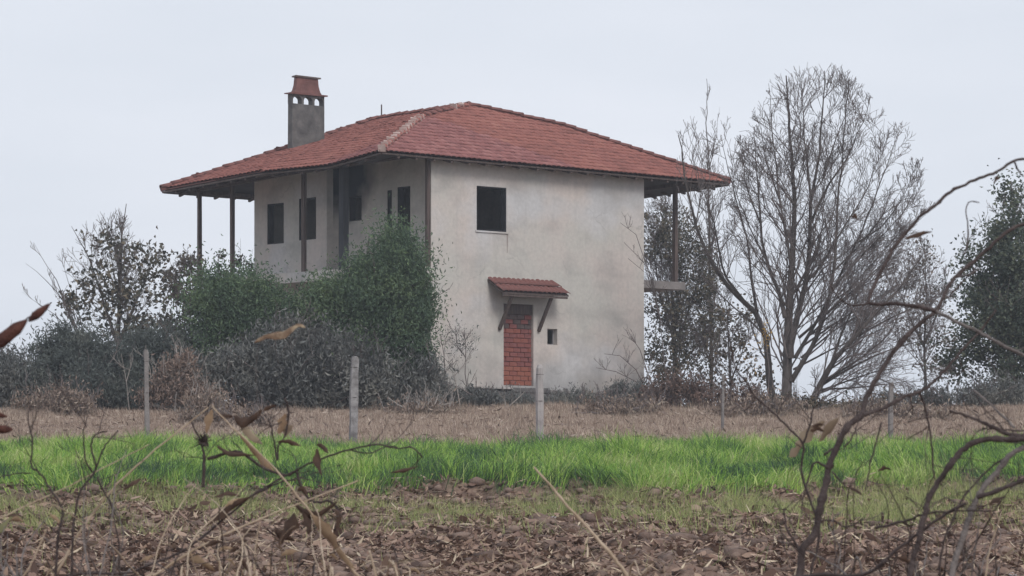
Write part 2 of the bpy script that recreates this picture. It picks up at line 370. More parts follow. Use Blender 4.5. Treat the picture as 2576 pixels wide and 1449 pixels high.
def wall_mesh(L0, L1, z0, z1, thick, holes, along, at, name, mat, parent):
    """vertical wall slab with rectangular openings. along 'u' or 'v'; 'at' is the outer face, thickness grows positive."""
    cs = sorted({L0, L1, *[h[0] for h in holes], *[h[1] for h in holes]})
    zs = sorted({z0, z1, *[h[2] for h in holes], *[h[3] for h in holes]})
    def solid(i, j):
        if i < 0 or j < 0 or i >= len(cs) - 1 or j >= len(zs) - 1: return False
        c = (cs[i] + cs[i+1]) / 2; z = (zs[j] + zs[j+1]) / 2
        return not any(h[0] < c < h[1] and h[2] < z < h[3] for h in holes)
    mb = MB()
    def pt(l, t, z): return (l, at + t, z) if along == 'u' else (at + t, l, z)
    for i in range(len(cs) - 1):
        for j in range(len(zs) - 1):
            if not solid(i, j): continue
            a, b, c, d = cs[i], cs[i+1], zs[j], zs[j+1]
            mb.add([pt(a,0,c), pt(b,0,c), pt(b,0,d), pt(a,0,d)], [(0,1,2,3)])
            mb.add([pt(a,thick,c), pt(a,thick,d), pt(b,thick,d), pt(b,thick,c)], [(0,1,2,3)])
            if not solid(i-1, j): mb.add([pt(a,0,c), pt(a,0,d), pt(a,thick,d), pt(a,thick,c)], [(0,1,2,3)])
            if not solid(i+1, j): mb.add([pt(b,0,c), pt(b,thick,c), pt(b,thick,d), pt(b,0,d)], [(0,1,2,3)])
            if not solid(i, j-1): mb.add([pt(a,0,c), pt(a,thick,c), pt(b,thick,c), pt(b,0,c)], [(0,1,2,3)])
            if not solid(i, j+1): mb.add([pt(a,0,d), pt(b,0,d), pt(b,thick,d), pt(a,thick,d)], [(0,1,2,3)])
    return mb.build(name, mat, parent)

UW, VW = 8.28, 8.03           # house plan
FL0, FL1 = 3.39, 3.68         # balcony slab
WT = 6.85                     # wall top
EV = 0.45                      # recess depth of the veranda wall
# openings (u0,u1,z0,z1)
win_f = (1.696, 2.828, 4.79, 6.05)
door_f = (2.72, 3.87, 0.43, 2.76)
small_f = (4.41, 4.80, 1.63, 2.09)
wallF = wall_mesh(0, UW, -0.6, WT, 0.24, [win_f, door_f, small_f], 'u', 0.0, 'wall', M['plaster'], house)
wallF['label'] = 'broad plastered front wall with square window and bricked doorway'
w1 = (6.625, 7.416, 4.69, 5.88); w2 = (5.12, 5.916, 4.73, 5.95)
wall_mesh(4.63, VW, -0.6, WT, 0.24, [w1, w2], 'v', 0.0, 'wall', M['plaster'], house)
w3 = (3.586, 4.16, 5.21, 5.93); w4 = (1.43, 2.0, 3.69, 6.06); w5 = (2.24, 2.447, 3.9, 6.0)
wallB = wall_mesh(0.24, 4.63, FL0, WT, 0.24, [w3, w4, w5], 'v', EV, 'wall', M['plaster'], house)
wall_mesh(0.24, 4.63, -0.6, FL0, 0.24, [], 'v', 0.0, 'wall', M['plaster'], house)
wallR = wall_mesh(0.24, EV + 0.24, FL1, WT, 0.24, [], 'u', 4.634, 'wall', M['plaster'], house)
wall_mesh(0.24, UW - 0.24, -0.6, WT, 0.24, [], 'u', VW - 0.243, 'wall', M['plaster'], house)
wall_mesh(0.243, VW, -0.6, WT, 0.24, [], 'v', UW - 0.243, 'wall', M['plaster'], house)

# floors, ceiling
mb = MB(); mb.box((0.26, 0.26, FL0), (UW - 0.26, VW - 0.26, FL1)); mb.build('upper_floor', M['concrete'], house)
mb = MB(); mb.box((0.7, 0.26, WT - 0.06), (UW - 0.26, VW - 0.26, WT)); mb.build('ceiling', M['interior'], house)
# window frames
def frame(opening, along, at, w=0.035, dep=0.21, name='window_frame', mat=None, mullion=False, inset=0.012):
    a, b, c, d = opening; mb = MB(); e = 0.002
    def bx(l0, l1, z0, z1):
        if along == 'u': mb.box((l0, at + inset, z0), (l1, at + inset + dep, z1))
        else: mb.box((at + inset, l0, z0), (at + inset + dep, l1, z1))
    bx(a + e, a + w, c + e, d - e); bx(b - w, b - e, c + e, d - e)
    bx(a + w, b - w, c + e, c + w); bx(a + w, b - w, d - w, d - e)
    if mullion: bx((a + b) / 2 - 0.02, (a + b) / 2 + 0.02, c + w, d - w)
    return mb.build(name, mat or M['dark'], house)
frame(win_f, 'u', 0); frame(w1, 'v', 0); frame(w2, 'v', 0); frame(w3, 'v', EV); frame(w4, 'v', EV, name='door_frame'); frame(w5, 'v', EV)
sf = frame(small_f, 'u', 0, w=0.03, dep=0.05, mat=M['greywood'], inset=0.15)
# worn sill under the front window and its rust run
mb = MB(); mb.box((win_f[0] - 0.05, -0.035, win_f[2] - 0.05), (win_f[1] + 0.05, 0.1, win_f[2] - 0.003)); mb.build('window_sill', M['plaster'], house)
mb = MB()
zt = win_f[2] - 0.02; uu = win_f[1] + 0.03
mb.add([(uu - 0.025, -0.004, zt), (uu + 0.03, -0.004, zt), (uu + 0.012, -0.004, zt - 0.55), (uu - 0.012, -0.004, zt - 0.6)], [(0, 3, 2, 1)])
mb.build('rust_streak', ramp_mat('rust_streak', [(0.3, (0.26, 0.22, 0.20)), (0.7, (0.36, 0.31, 0.28))], 4), house)
# shade under the eave, painted into the veranda wall colour as a dark patch
def painted_shade(m0):
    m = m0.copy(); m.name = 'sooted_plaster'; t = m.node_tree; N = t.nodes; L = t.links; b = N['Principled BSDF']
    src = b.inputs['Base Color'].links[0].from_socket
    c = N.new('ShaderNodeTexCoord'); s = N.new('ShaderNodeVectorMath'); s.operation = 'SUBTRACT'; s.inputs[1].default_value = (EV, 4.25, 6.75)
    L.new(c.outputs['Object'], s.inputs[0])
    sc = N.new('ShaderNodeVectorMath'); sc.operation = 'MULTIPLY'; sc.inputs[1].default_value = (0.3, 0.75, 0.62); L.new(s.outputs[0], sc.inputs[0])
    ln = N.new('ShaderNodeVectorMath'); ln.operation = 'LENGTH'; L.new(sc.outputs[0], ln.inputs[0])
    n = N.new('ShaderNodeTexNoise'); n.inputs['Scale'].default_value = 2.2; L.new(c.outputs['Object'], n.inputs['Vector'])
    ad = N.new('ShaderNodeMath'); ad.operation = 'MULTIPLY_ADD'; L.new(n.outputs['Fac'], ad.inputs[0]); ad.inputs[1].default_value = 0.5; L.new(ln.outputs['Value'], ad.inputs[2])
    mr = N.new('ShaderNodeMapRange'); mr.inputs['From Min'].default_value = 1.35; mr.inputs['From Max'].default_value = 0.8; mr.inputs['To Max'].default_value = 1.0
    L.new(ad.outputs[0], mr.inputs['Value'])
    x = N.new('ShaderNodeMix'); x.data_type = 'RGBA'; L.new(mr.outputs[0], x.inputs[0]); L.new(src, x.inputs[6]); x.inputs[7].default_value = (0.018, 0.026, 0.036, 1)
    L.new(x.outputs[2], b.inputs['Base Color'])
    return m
M['soot'] = painted_shade(M['plaster'])
wallB.data.materials[0] = M['soot']; wallR.data.materials[0] = M['soot']  # recessed wall and its return both carry the painted shade

# balcony slabs and posts
mb = MB(); mb.box((-1.30, -0.02, FL0), (-0.003, 5.55, FL1)); mb.box((-1.30, 5.55, FL1 - 0.16), (-0.003, 9.3, FL1)); 
bal = mb.build('veranda_floor', M['plaster'], house)
mb = MB(); mb.box((UW + 0.003, 0.35, FL0 + 0.06), (10.35, VW, FL1)); mb.build('balcony_floor', M['damp2_'], house)
mb = MB(); mb.box((-0.003 + 0.003, VW + 0.003, FL0 + 0.1), (UW, 9.3, FL1)); mb.build('back_balcony_floor', M['concrete'], house)
def post(u, v, z0, z1, w, mat, label=None):
    mb = MB(); k = 5
    for i in range(1):
        mb.box((u - w/2, v - w/2, z0), (u + w/2, v + w/2, z1), jit=0.006)
    o = mb.build('post', mat, house)
    if label: o['label'] = label
    return o
0 and post(-1.14, 0.19, FL1, 6.60, 0.13, M['greywood'], 'pale grey veranda post at the near corner')
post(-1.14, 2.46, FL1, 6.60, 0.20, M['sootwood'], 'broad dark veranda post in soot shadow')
post(-1.14, 4.25, FL1, 6.58, 0.105, M['wood'])
post(-1.14, 7.60, FL1, 6.44, 0.105, M['wood']); post(-1.14, 9.20, FL1, 6.34, 0.105, M['wood'])
post(3.4, 9.20, FL1, 6.28, 0.10, M['wood']); post(7.4, 9.20, FL1, 6.28, 0.10, M['wood'])
post(-0.06, 0.075, FL1, 6.80, 0.11, M['wood'], 'dark board post at the wall corner')
post(10.28, 0.72, FL1, 6.60, 0.115, M['wood']); post(10.28, 4.6, FL1, 6.5, 0.15, M['wood']); post(10.28, 7.9, FL1, 6.4, 0.15, M['wood'])
post(10.55, 3.4, -0.5, FL0 + 0.08, 0.16, M['wood']); post(10.55, 7.5, -0.5, FL0 + 0.08, 0.16, M['wood'])
# beams carrying the eaves
mb = MB()
mb.beam((-1.14, 0.1, 6.66), (-1.14, 5.0, 6.55), 0.09, 0.09); mb.beam((-1.14, 5.0, 6.55), (-1.14, 9.3, 6.34), 0.09, 0.09)
mb.build('beam', M['wood'], house)
mb = MB(); mb.beam((-1.06, 9.2, 6.28), (10.5, 9.2, 6.28), 0.10, 0.10); mb.build('beam', M['wood'], house)
mb = MB(); mb.beam((10.28, 0.4, 6.62), (10.28, 9.1, 6.34), 0.10, 0.10); mb.build('beam', M['wood'], house)
# stone ledges at the foot of the front wall
mb = MB(); mb.box((0.0, -0.22, -0.9), (UW, -0.003, 0.02), jit=0.02); mb.box((1.5, -0.36, -0.9), (6.15, -0.225, 0.22), jit=0.02); mb.build('foundation', M['damp'], house)
mb = MB(); mb.box((1.45, -0.42, 0.30), (2.68, -0.003, 0.37), jit=0.012); mb.build('foundation_ledge', M['plaster'], house)
mb = MB(); mb.box((4.15, -0.42, 0.235), (6.2, -0.003, 0.30), jit=0.012); mb.build('foundation_ledge', M['plaster'], house)
mb = MB(); mb.box((2.69, -0.40, 0.225), (4.10, -0.003, 0.36), jit=0.012); mb.build('door_step', M['damp'], house)

# bricked-up doorway: hollow clay blocks one by one
infill = empty('doorway_infill'); infill.parent = house
mb = MB(); mb.box((door_f[0] + 0.002, 0.16, door_f[2] + 0.002), (door_f[1] - 0.002, 0.22, door_f[3] - 0.002)); mb.build('mortar_bed', M['joint'], infill)
bh, bw = 0.135, 0.29
def block_mesh(k):
    r2 = np.random.default_rng(k)
    mb = MB(); c = 0.012
    w, h = bw - 0.012, bh - 0.013
    f = [(c, -0.0, c), (w - c, 0, c), (w - c, 0, h - c), (c, 0, h - c)]
    m_ = [(0, 0.012, 0), (w, 0.012, 0), (w, 0.012, h), (0, 0.012, h)]
    bk = [(0, 0.10, 0), (w, 0.10, 0), (w, 0.10, h), (0, 0.10, h)]
    V_ = np.array(f + m_ + bk) + r2.normal(0, 0.003, (12, 3))
    F_ = [(0, 1, 2, 3)]
    for a in (0, 4):
        for i in range(4): j = (i + 1) % 4; F_.append((a + i, a + 4 + i, a + 4 + j, a + j))
    mb.add(V_, F_)
    me = bpy.data.meshes.new('clay_block'); me.from_pydata([tuple(v) for v in mb.v[0]], [], mb.f)
    return me
bmeshes = [block_mesh(i) for i in range(4)]
bcols = [((0.17,0.06,0.055),(0.23,0.085,0.078)), ((0.21,0.07,0.055),(0.28,0.10,0.078)), ((0.23,0.078,0.055),(0.31,0.115,0.08)), ((0.18,0.063,0.058),(0.25,0.09,0.078))]
for me, (a, b) in zip(bmeshes, bcols):
    me.materials.append(ramp_mat('clay_block_tone', [(0.3, a), (0.7, b)], 6, bump=0.3, bscale=25))
rows = int((door_f[3] - door_f[2] - 0.2) / bh)
dk = ramp_mat('sooty_block', [(0.3, (0.07, 0.055, 0.055)), (0.7, (0.13, 0.09, 0.085))], 6)  # darker tone for most blocks in the top rows
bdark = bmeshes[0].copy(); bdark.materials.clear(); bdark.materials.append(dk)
for r_ in range(rows):
    off = 0 if r_ % 2 == 0 else -bw / 2
    u = door_f[0] + 0.006 + off
    while u < door_f[1] - 0.03:
        u0 = max(u, door_f[0] + 0.006); u1 = min(u + bw, door_f[1] - 0.002)
        if u1 - u0 > 0.06:
            k = (random.choice([0, 0, 3, 1]) if r_ > 3 else random.choice([2, 2, 1]))
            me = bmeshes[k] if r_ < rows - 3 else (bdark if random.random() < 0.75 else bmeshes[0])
            o = link('brick', me, infill)
            o.location = (u0, 0.07 + random.uniform(-0.012, 0.012), door_f[2] + 0.01 + r_ * bh)
            o.scale = ((u1 - u0) / bw, 1, 1); o.rotation_euler = (0, random.uniform(-0.012, 0.012), 0)
        u += bw
mb = MB(); mb.box((door_f[0] + 0.004, 0.05, door_f[2] + 0.02 + rows * bh), (door_f[1] - 0.004, 0.155, door_f[3] - 0.004)); mb.build('lintel_board', M['wood'], infill)

# tile canopy over the doorway
can = empty('door_canopy'); can.parent = house
cu0, cu1, cz0, cz1, cv = 2.10, 4.66, 3.42, 3.03, -0.66
mb = MB()
mb.add([(cu0, -0.003, cz0 - 0.04), (cu1, -0.003, cz0 - 0.04), (cu1 - 0.02, cv, cz1 - 0.04), (cu0 + 0.02, cv, cz1 - 0.04),
        (cu0, -0.003, cz0), (cu1, -0.003, cz0), (cu1 - 0.02, cv, cz1), (cu0 + 0.02, cv, cz1)],
       [(0,1,2,3),(7,6,5,4),(0,4,5,1),(1,5,6,2),(2,6,7,3),(3,7,4,0)])
mb.build('canopy_deck', M['wood'], can)
def tile_mesh(name, w, l, h, n=5, thick=0.016, mat=None):
    """barrel tile: x across, y up-slope, z out; front lip has thickness"""
    a = np.linspace(0, math.pi, n); mb = MB()
    top = []; 
    for yy, s_, dz in ((0.0, 1.0, 0.022), (l, 0.86, 0.0)):
        for t_ in a: top.append((-math.cos(t_) * w / 2 * s_, yy, math.sin(t_) * h * s_ + dz))
    F_ = [(i, i + 1, n + i + 1, n + i) for i in range(n - 1)]
    low = [(x, y - 0.0, z - thick) for x, y, z in top[:n]]
    V_ = top + low
    F_ += [(2 * n + i, 2 * n + i + 1, i + 1, i) for i in range(n - 1)]
    mb.add(V_, F_)
    me = bpy.data.meshes.new(name); me.from_pydata([tuple(v) for v in mb.v[0]], [], mb.f)
    me.polygons.foreach_set('use_smooth', np.ones(len(me.polygons), bool))
    if mat: me.materials.append(mat)
    return me
ctile = tile_mesh('canopy_tile', 0.19, 0.40, 0.055, 6, 0.02, M['tile_dark'])
sl = math.atan2(cz0 - cz1, -cv)
nC = 14
for i in range(nC):
    for j in range(2):
        o = link('canopy_tile', ctile, can)
        o.location = (cu0 + 0.09 + i * (cu1 - cu0 - 0.18) / (nC - 1), cv - 0.03 + j * 0.36, cz1 + 0.005 + j * 0.36 * math.tan(sl) + 0.01 - 0.0)
        o.rotation_euler = (sl + random.uniform(-.02, .02), random.uniform(-.02, .02), random.uniform(-.03, .03))
for uu in (2.54, 4.05):
    mb = MB(); mb.beam((uu, -0.02, 2.00), (uu, cv + 0.1, cz1 - 0.09), 0.08, 0.08); mb.build('bracket', M['wood'], can)
    mb = MB(); mb.beam((uu, -0.003, cz0 - 0.13), (uu, cv + 0.04, cz1 - 0.085), 0.07, 0.08); mb.build('bracket_arm', M['wood'], can)
mb = MB(); mb.beam((cu0 + 0.04, cv + 0.05, cz1 - 0.075), (cu1 - 0.04, cv + 0.05, cz1 - 0.075), 0.06, 0.06); mb.build('canopy_beam', M['wood'], can)

# ------------------------------------------------------------------ roof
roof = empty('roof'); roof.parent = house
E0 = np.array([-2.22, -0.50, 6.74]); E1 = np.array([11.41, -0.50, 6.66]); E2 = np.array([11.41, 9.65, 6.24]); E3 = np.array([-2.22, 9.65, 6.30])
EM = np.array([-2.22, 1.75, 6.50]); EN = np.array([-2.22, 5.0, 6.52])
RA = np.array([4.60, 3.63, 8.79]); RB = np.array([4.60, 7.85, 8.71])
RC = np.array([1.75, 2.38, 8.17]); RD = np.array([0.95, 8.72, 7.42]); RC1 = np.array([7.48, 2.59, 8.28]); RD1 = np.array([8.0, 8.7, 7.5])
facets = {
 'F': [(E0, E1, RC1), (E0, RC1, RA), (E0, RA, RC)],
 'L': [(E0, RC, EM), (EM, RC, EN), (EN, RC, RD), (EN, RD, E3), (RC, RA, RD), (RA, RB, RD)],
 'R': [(E1, E2, RD1), (E1, RD1, RC1), (RC1, RD1, RB), (RC1, RB, RA)],
 'B': [(E2, E3, RD), (E2, RD, RD1), (RD1, RD, RB)],
}
def bary(p, t):
    a, b, c = t
    d = (b[1]-c[1])*(a[0]-c[0]) + (c[0]-b[0])*(a[1]-c[1])
    l1 = ((b[1]-c[1])*(p[0]-c[0]) + (c[0]-b[0])*(p[1]-c[1])) / d
    l2 = ((c[1]-a[1])*(p[0]-c[0]) + (a[0]-c[0])*(p[1]-c[1])) / d
    return l1, l2, 1 - l1 - l2
def roof_at(face, u, v, eps=1e-6):
    for t in facets[face]:
        l = bary((u, v), t)
        if min(l) >= -eps:
            z = l[0]*t[0][2] + l[1]*t[1][2] + l[2]*t[2][2]
            n = np.cross(t[1]-t[0], t[2]-t[0]); n = n / np.linalg.norm(n)
            if n[2] < 0: n = -n
            return z, n
    return None
# deck under the tiles (with thickness) and boarded soffit
mb = MB()
for fc in facets.values():
    for t in fc:
        tt = [np.array(p) for p in t]
        n = np.cross(tt[1]-tt[0], tt[2]-tt[0]); 
        if n[2] < 0: tt = [tt[0], tt[2], tt[1]]
        mb.add(tt, [(0, 1, 2)])
mb.build('roof_deck', M['tile_dark'], roof)
mb = MB()
so_ = [(E0[0]+.05, E0[1]+.05, E0[2]-.09), (E1[0]-.05, E1[1]+.05, E1[2]-.09), (E2[0]-.05, E2[1]-.05, E2[2]-.09), (E3[0]+.05, E3[1]-.05, E3[2]-.09)]
so_ += [(EM[0]+.05, EM[1], EM[2]-.09), (EN[0]+.05, EN[1], EN[2]-.09), (0, 0, WT+.01), (UW, 0, WT+.01), (UW, VW, WT+.01), (0, VW, WT+.01)]
mb.add(so_, [(0, 6, 7, 1), (1, 7, 8, 2), (2, 8, 9, 3), (3, 9, 5), (5, 9, 6), (5, 6, 4), (4, 6, 0)])
mb.build('soffit', M['soffit'], roof)
mb = MB()
for a, b in ((E0, E1), (E1, E2), (E2, E3), (E3, EN), (EN, EM), (EM, E0)):
    a2 = a - np.array([0, 0, .055]); b2 = b - np.array([0, 0, .055])
    cc = np.array([4.6, 4.6, 0]); ins = lambda p: p + 0.03 * np.sign(np.array([cc[0]-p[0], cc[1]-p[1], 0]))
    mb.beam(ins(a2), ins(b2), 0.035, 0.05)
mb.build('fascia', M['wood'], roof)
# rafter tails under the eaves
def tails(a, b, inn, step=0.62):
    n = int(np.linalg.norm(b - a) / step)
    for i in range(1, n):
        p = a + (b - a) * (i / n) - np.array([0, 0, 0.125])
        mb = MB(); mb.beam(p + inn * 0.04, p + inn * 0.40 + np.array([0, 0, 0.09]), 0.07, 0.06)
        mb.build('rafter', M['wood'], roof)
tails(E0, E1, np.array([0, 1.0, 0])); tails(E0, EM, np.array([1.0, 0, 0])); tails(EM, EN, np.array([1.0, 0, 0])); tails(EN, E3, np.array([1.0, 0, 0])); tails(E3, E2, np.array([0, -1.0, 0])); tails(E1, E2, np.array([-1.0, 0, 0]))

tile_me = [tile_mesh('roof_tile', 0.20, 0.35, 0.042, 5, 0.016) for _ in range(5)]
tcols = [((0.225,0.092,0.087),(0.29,0.122,0.113)), ((0.24,0.10,0.095),(0.31,0.135,0.124)), ((0.205,0.086,0.082),(0.27,0.113,0.106)), ((0.255,0.112,0.105),(0.335,0.155,0.142)), ((0.19,0.08,0.077),(0.25,0.105,0.10))]
for me, (a, b) in zip(tile_me, tcols): me.materials.append(ramp_mat('roof_tile_tone', [(0.3, a), (0.7, b)], 5, bump=0.25, bscale=20, rough=0.85))
T0V = np.array([v.co[:] for v in tile_me[0].vertices]); T0F = [tuple(p.vertices) for p in tile_me[0].polygons]
Hrot = np.array([[math.cos(A0), -math.sin(A0)], [math.sin(A0), math.cos(A0)]])
tiles = []
def lay(face, up2, across2, eave, start, length, step_up=0.262, step_ac=0.19, setback=None):
    """up2: horizontal up-slope direction; across2: along the eave; eave: plan origin"""
    nc = int(length / step_ac)
    for j in range(60):
        for i in range(nc + 1):
            sag = 0.018 * math.sin(i * 0.35 + j) 
            d = j * step_up * 0.9 - 0.05
            if setback: d += setback(i * step_ac)
            p = np.array(eave) + np.array(up2) * d + np.array(across2) * (i * step_ac + 0.1 + random.uniform(-.012, .012))
            pm = np.array(eave) + np.array(up2) * (max(d, 0) + 0.12) + np.array(across2) * (i * step_ac + 0.1)
            q = roof_at(face, pm[0], pm[1])
            if q is None: continue
            z, n = q
            z -= 0
            # slope direction in 3-D
            up3 = np.array([up2[0], up2[1], 0.0]); up3 = up3 - n * (up3 @ n); up3 /= np.linalg.norm(up3)
            ac3 = np.cross(up3, n); 
            base = np.array([pm[0], pm[1], z]) - up3 * (0.12 + max(d, 0) - d) / 0.93 + n * (0.012 + random.uniform(0, .012))
            yaw = random.uniform(-0.035, 0.035)
            upy = up3 * math.cos(yaw) + ac3 * math.sin(yaw); acy = ac3 * math.cos(yaw) - up3 * math.sin(yaw)
            R = np.stack([acy, upy, n], 1)
            tiles.append((R, base, face))
lay('F', (0, 1), (1, 0), (E0[0], E0[1]), 0, 13.7)
def sb(s):
    return 0.0 if s < 5.25 else (0.10 if s < 7.6 else 0.16)
lay('L', (1, 0), (0, 1), (E0[0], E0[1]), 0, 10.2, setback=sb)
lay('R', (-1, 0), (0, 1), (E1[0], E1[1]), 0, 10.2)
lay('B', (0, -1), (1, 0), (E3[0], E3[1]), 0, 13.7)
def tkey(t):
    b = t[1]; w = Hrot @ b[:2]
    return (w[1] + 100) + (0 if t[2] == 'F' else (3.0 if t[2] == 'L' else 500))
tiles.sort(key=tkey)
for R, b, f in tiles[:300]:
    o = link('roof_tile', random.choice(tile_me), roof)
    m4 = Matrix([[*R[0], b[0]], [*R[1], b[1]], [*R[2], b[2]], [0, 0, 0, 1]])
    o.matrix_local = m4
rest = tiles[300:]
Rs = np.array([t[0] for t in rest]); Bs = np.array([t[1] for t in rest])
Vall = np.einsum('nij,kj->nki', Rs, T0V) + Bs[:, None, :]
k = len(T0V); F4 = np.array(T0F)
Qall = (F4[None] + (np.arange(len(rest)) * k)[:, None, None]).reshape(-1, 4)
rt = quad_mesh('roof_tile_field', Vall.reshape(-1, 3), Qall, M['tile'], roof, smooth=True)
tag(rt, kind='stuff')
# hip and ridge caps
cap_me = tile_mesh('hip_tile', 0.24, 0.42, 0.085, 5, 0.03, M['tile_dark'])
cap_pale = tile_mesh('hip_tile', 0.21, 0.34, 0.085, 5, 0.03, M['tile'])
def caps(pts, me, step, mortar=False, lift=0.06):
    for a, b in zip(pts[:-1], pts[1:]):
        mb = MB(); mb.beam(a + np.array([0, 0, .03]), b + np.array([0, 0, .03]), 0.15, 0.13); mb.build('hip_bedding', M['tile_dark'], roof)
    for a, b in zip(pts[:-1], pts[1:]):
        L_ = np.linalg.norm(b - a); d = (b - a) / L_; n = int(L_ / step)
        for i in range(n):
            p = a + d * (i * L_ / n) + np.array([0, 0, lift + random.uniform(-.01, .015)])
            side = np.cross(d, (0, 0, 1)); side /= np.linalg.norm(side); up = np.cross(side, d)
            yaw = random.uniform(-.06, .06); d2 = d * math.cos(yaw) + side * math.sin(yaw); s2 = side * math.cos(yaw) - d * math.sin(yaw)
            o = link('hip_tile', me, roof)
            mt_ = Matrix([[s2[0], d2[0], up[0], p[0]], [s2[1], d2[1], up[1], p[1]], [s2[2], d2[2], up[2], p[2]], [0, 0, 0, 1]])
            o.matrix_local = mt_
            if mortar:
                mb = MB(); mb.box((-0.10, -0.02, -0.09), (0.10, 0.03, 0.108), jit=0.015)
                mo = mb.build('mortar_joint', M['mortar'], roof); mo.matrix_local = mt_
caps([E0, RC], cap_pale, 0.36, mortar=True)
caps([RC, RC + (RA - RC) * 0.62], cap_me, 0.33)
caps([RC + (RA - RC) * 0.66, RA], cap_pale, 0.36, mortar=True)
caps([RA, RB], cap_me, 0.34); caps([E3, RD, RB], cap_me, 0.34); caps([E1, RC1, RA], cap_me, 0.34); caps([E2, RD1, RB], cap_me, 0.34)
# thin rod on the ridge
rod = MB(); rod.tube([(4.55, 7.6, 8.6), (4.55, 7.6, 9.17)], 0.022, 6); rod.build('roof_rod', M['metal'], roof)

# chimney
ch = empty('chimney'); ch.parent = house
def locate(px, py, v):   # plan u for pixel px at given v
    r = (px - CX) / FPX
    return (2.26 + 100 * r + (0.743145 * r + 0.669131) * v) / (0.743145 - 0.669131 * r)
vC = 7.55
cu_l = locate(735, 0, vC); cu_r = locate(816, 0, vC)
Yc = 100 + 0.669 * (cu_l + cu_r) / 2 + 0.743 * vC
def zpx(py): return (HY - py) / FPX * Yc - 2.75
cw = cu_r - cu_l; dpt = 0.21
zb, zs, zh, zt_ = zpx(400), zpx(264), zpx(241), zpx(196)
mb = MB(); mb.box((cu_l, vC, zb), (cu_r, vC + dpt, zs), jit=0.008); mb.build('chimney_stack', M['chimney'], ch)
# arched smoke openings
holes = 3; hw = cw / holes
mb = MB()
for i in range(holes):
    x0 = cu_l + i * hw; r0 = hw * 0.41; zc = zs + 0.02; N_ = 8
    # arcade: pier between openings and arched head, extruded through the stack
    prof = [(x0, zh + 0.02), (x0, zs)]
    prof += [(x0 + hw/2 - r0, zs)]
    prof += [(x0 + hw/2 - r0 * math.cos(t), zs + (zh - zs) * 0.45 + (zh - zs) * 0.42 * math.sin(t)) for t in np.linspace(0, math.pi, N_)]
    prof += [(x0 + hw/2 + r0, zs), (x0 + hw, zs), (x0 + hw, zh + 0.02)]
    n = len(prof)
    # left pier
    f = [(p[0], vC + 0.002, p[1]) for p in prof]; b_ = [(p[0], vC + dpt - 0.002, p[1]) for p in prof]
    faces = []
    # triangulated front: strips from arch to top edge
    top = [(max(x0, min(x0 + hw, p[0])), zh + 0.02) for p in prof]
    vv = f + b_ + [(t[0], vC + 0.002, t[1]) for t in top] + [(t[0], vC + dpt - 0.002, t[1]) for t in top]
    for j in range(n - 1):
        faces.append((j, j + 1, 2*n + j + 1, 2*n + j)); faces.append((n + j, 3*n + j, 3*n + j + 1, n + j + 1))
        faces.append((j, n + j, n + j + 1, j + 1))
    mb.add(vv, faces)
mb.build('chimney_arcade', M['chimney'], ch)
mb = MB(); mb.box((cu_l - 0.08, vC - 0.07, zh + 0.02), (cu_r + 0.08, vC + dpt + 0.07, zh + 0.065), jit=0.006); mb.build('chimney_plate', M['hood'], ch)
mb = MB(); prof = [(0.10, 0.0, 0.067), (0.15, 0.015, 0.15), (0.19, 0.03, 0.30), (0.215, 0.04, zt_ - zh)]
V_ = []
for (ix, iy, dz) in prof:
    V_ += [(cu_l + ix, vC + iy, zh + dz), (cu_r - ix, vC + iy, zh + dz), (cu_r - ix, vC + dpt - iy, zh + dz), (cu_l + ix, vC + dpt - iy, zh + dz)]
F_ = []
for a in range(3):
    for i in range(4): j = (i + 1) % 4; F_.append((a*4+i, a*4+j, a*4+4+j, a*4+4+i))
F_.append((12, 13, 14, 15)); mb.add(V_, F_); mb.build('chimney_hood', M['hood'], ch)
mb = MB(); mb.box((cu_l + 0.15, vC + 0.0, zt_ + 0.001), (cu_r - 0.13, vC + dpt, zt_ + 0.045), jit=0.006); mb.build('chimney_lid', M['wood'], ch)

# ------------------------------------------------------------------ trees and shrubs
def unit(v): return v / (np.linalg.norm(v) + 1e-9)
def branch(mb, p, d, L, r, lvl, maxl, up=0.12, spread=0.55, nseg=5, kids=(5, 4, 4), twist=0.12, rmin=0.006, env=None, tips=None, R=rng, ratio=0.5):
    pts = [p]; dd = unit(d)
    for i in range(nseg):
        dd = unit(dd + np.array([0, 0, up]) * 0.6 + R.normal(0, twist, 3))
        pts.append(pts[-1] + dd * L / nseg)
    pts = np.array(pts)
    rad = np.linspace(r, max(r * 0.35, rmin), nseg + 1)
    mb.tube(pts, rad, 5 if r > 0.04 else (4 if r > 0.015 else 3), cap=False)
    if tips is not None and lvl >= maxl - 1: tips.extend(pts[2:])
    if lvl < maxl:
        nk = kids[min(lvl, len(kids) - 1)]
        for k_ in range(nk):
            t = (k_ + R.uniform(0.3, 1.0)) / nk * 0.8 + 0.18
            x = min(t, 0.98) * nseg; i = int(x); f = x - i
            q = pts[i] * (1 - f) + pts[min(i + 1, nseg)] * f
            ax = unit(pts[min(i + 1, nseg)] - pts[i]); s = unit(np.cross(ax, R.normal(0, 1, 3)))
            nd = unit(ax * math.cos(spread) + s * math.sin(spread) + np.array([0, 0, up]))
            Lk = L * ratio * (1.25 - 0.6 * t) * R.uniform(0.75, 1.25)
            if env is not None:
                e = q + nd * Lk
                if not env(e): Lk *= 0.5
                if not env(q + nd * Lk): continue
            branch(mb, q, nd, Lk, max(rad[i] * 0.62, rmin), lvl + 1, maxl, up, spread, max(3, nseg - 1), kids, twist, rmin, env, tips, R, ratio)
    return pts

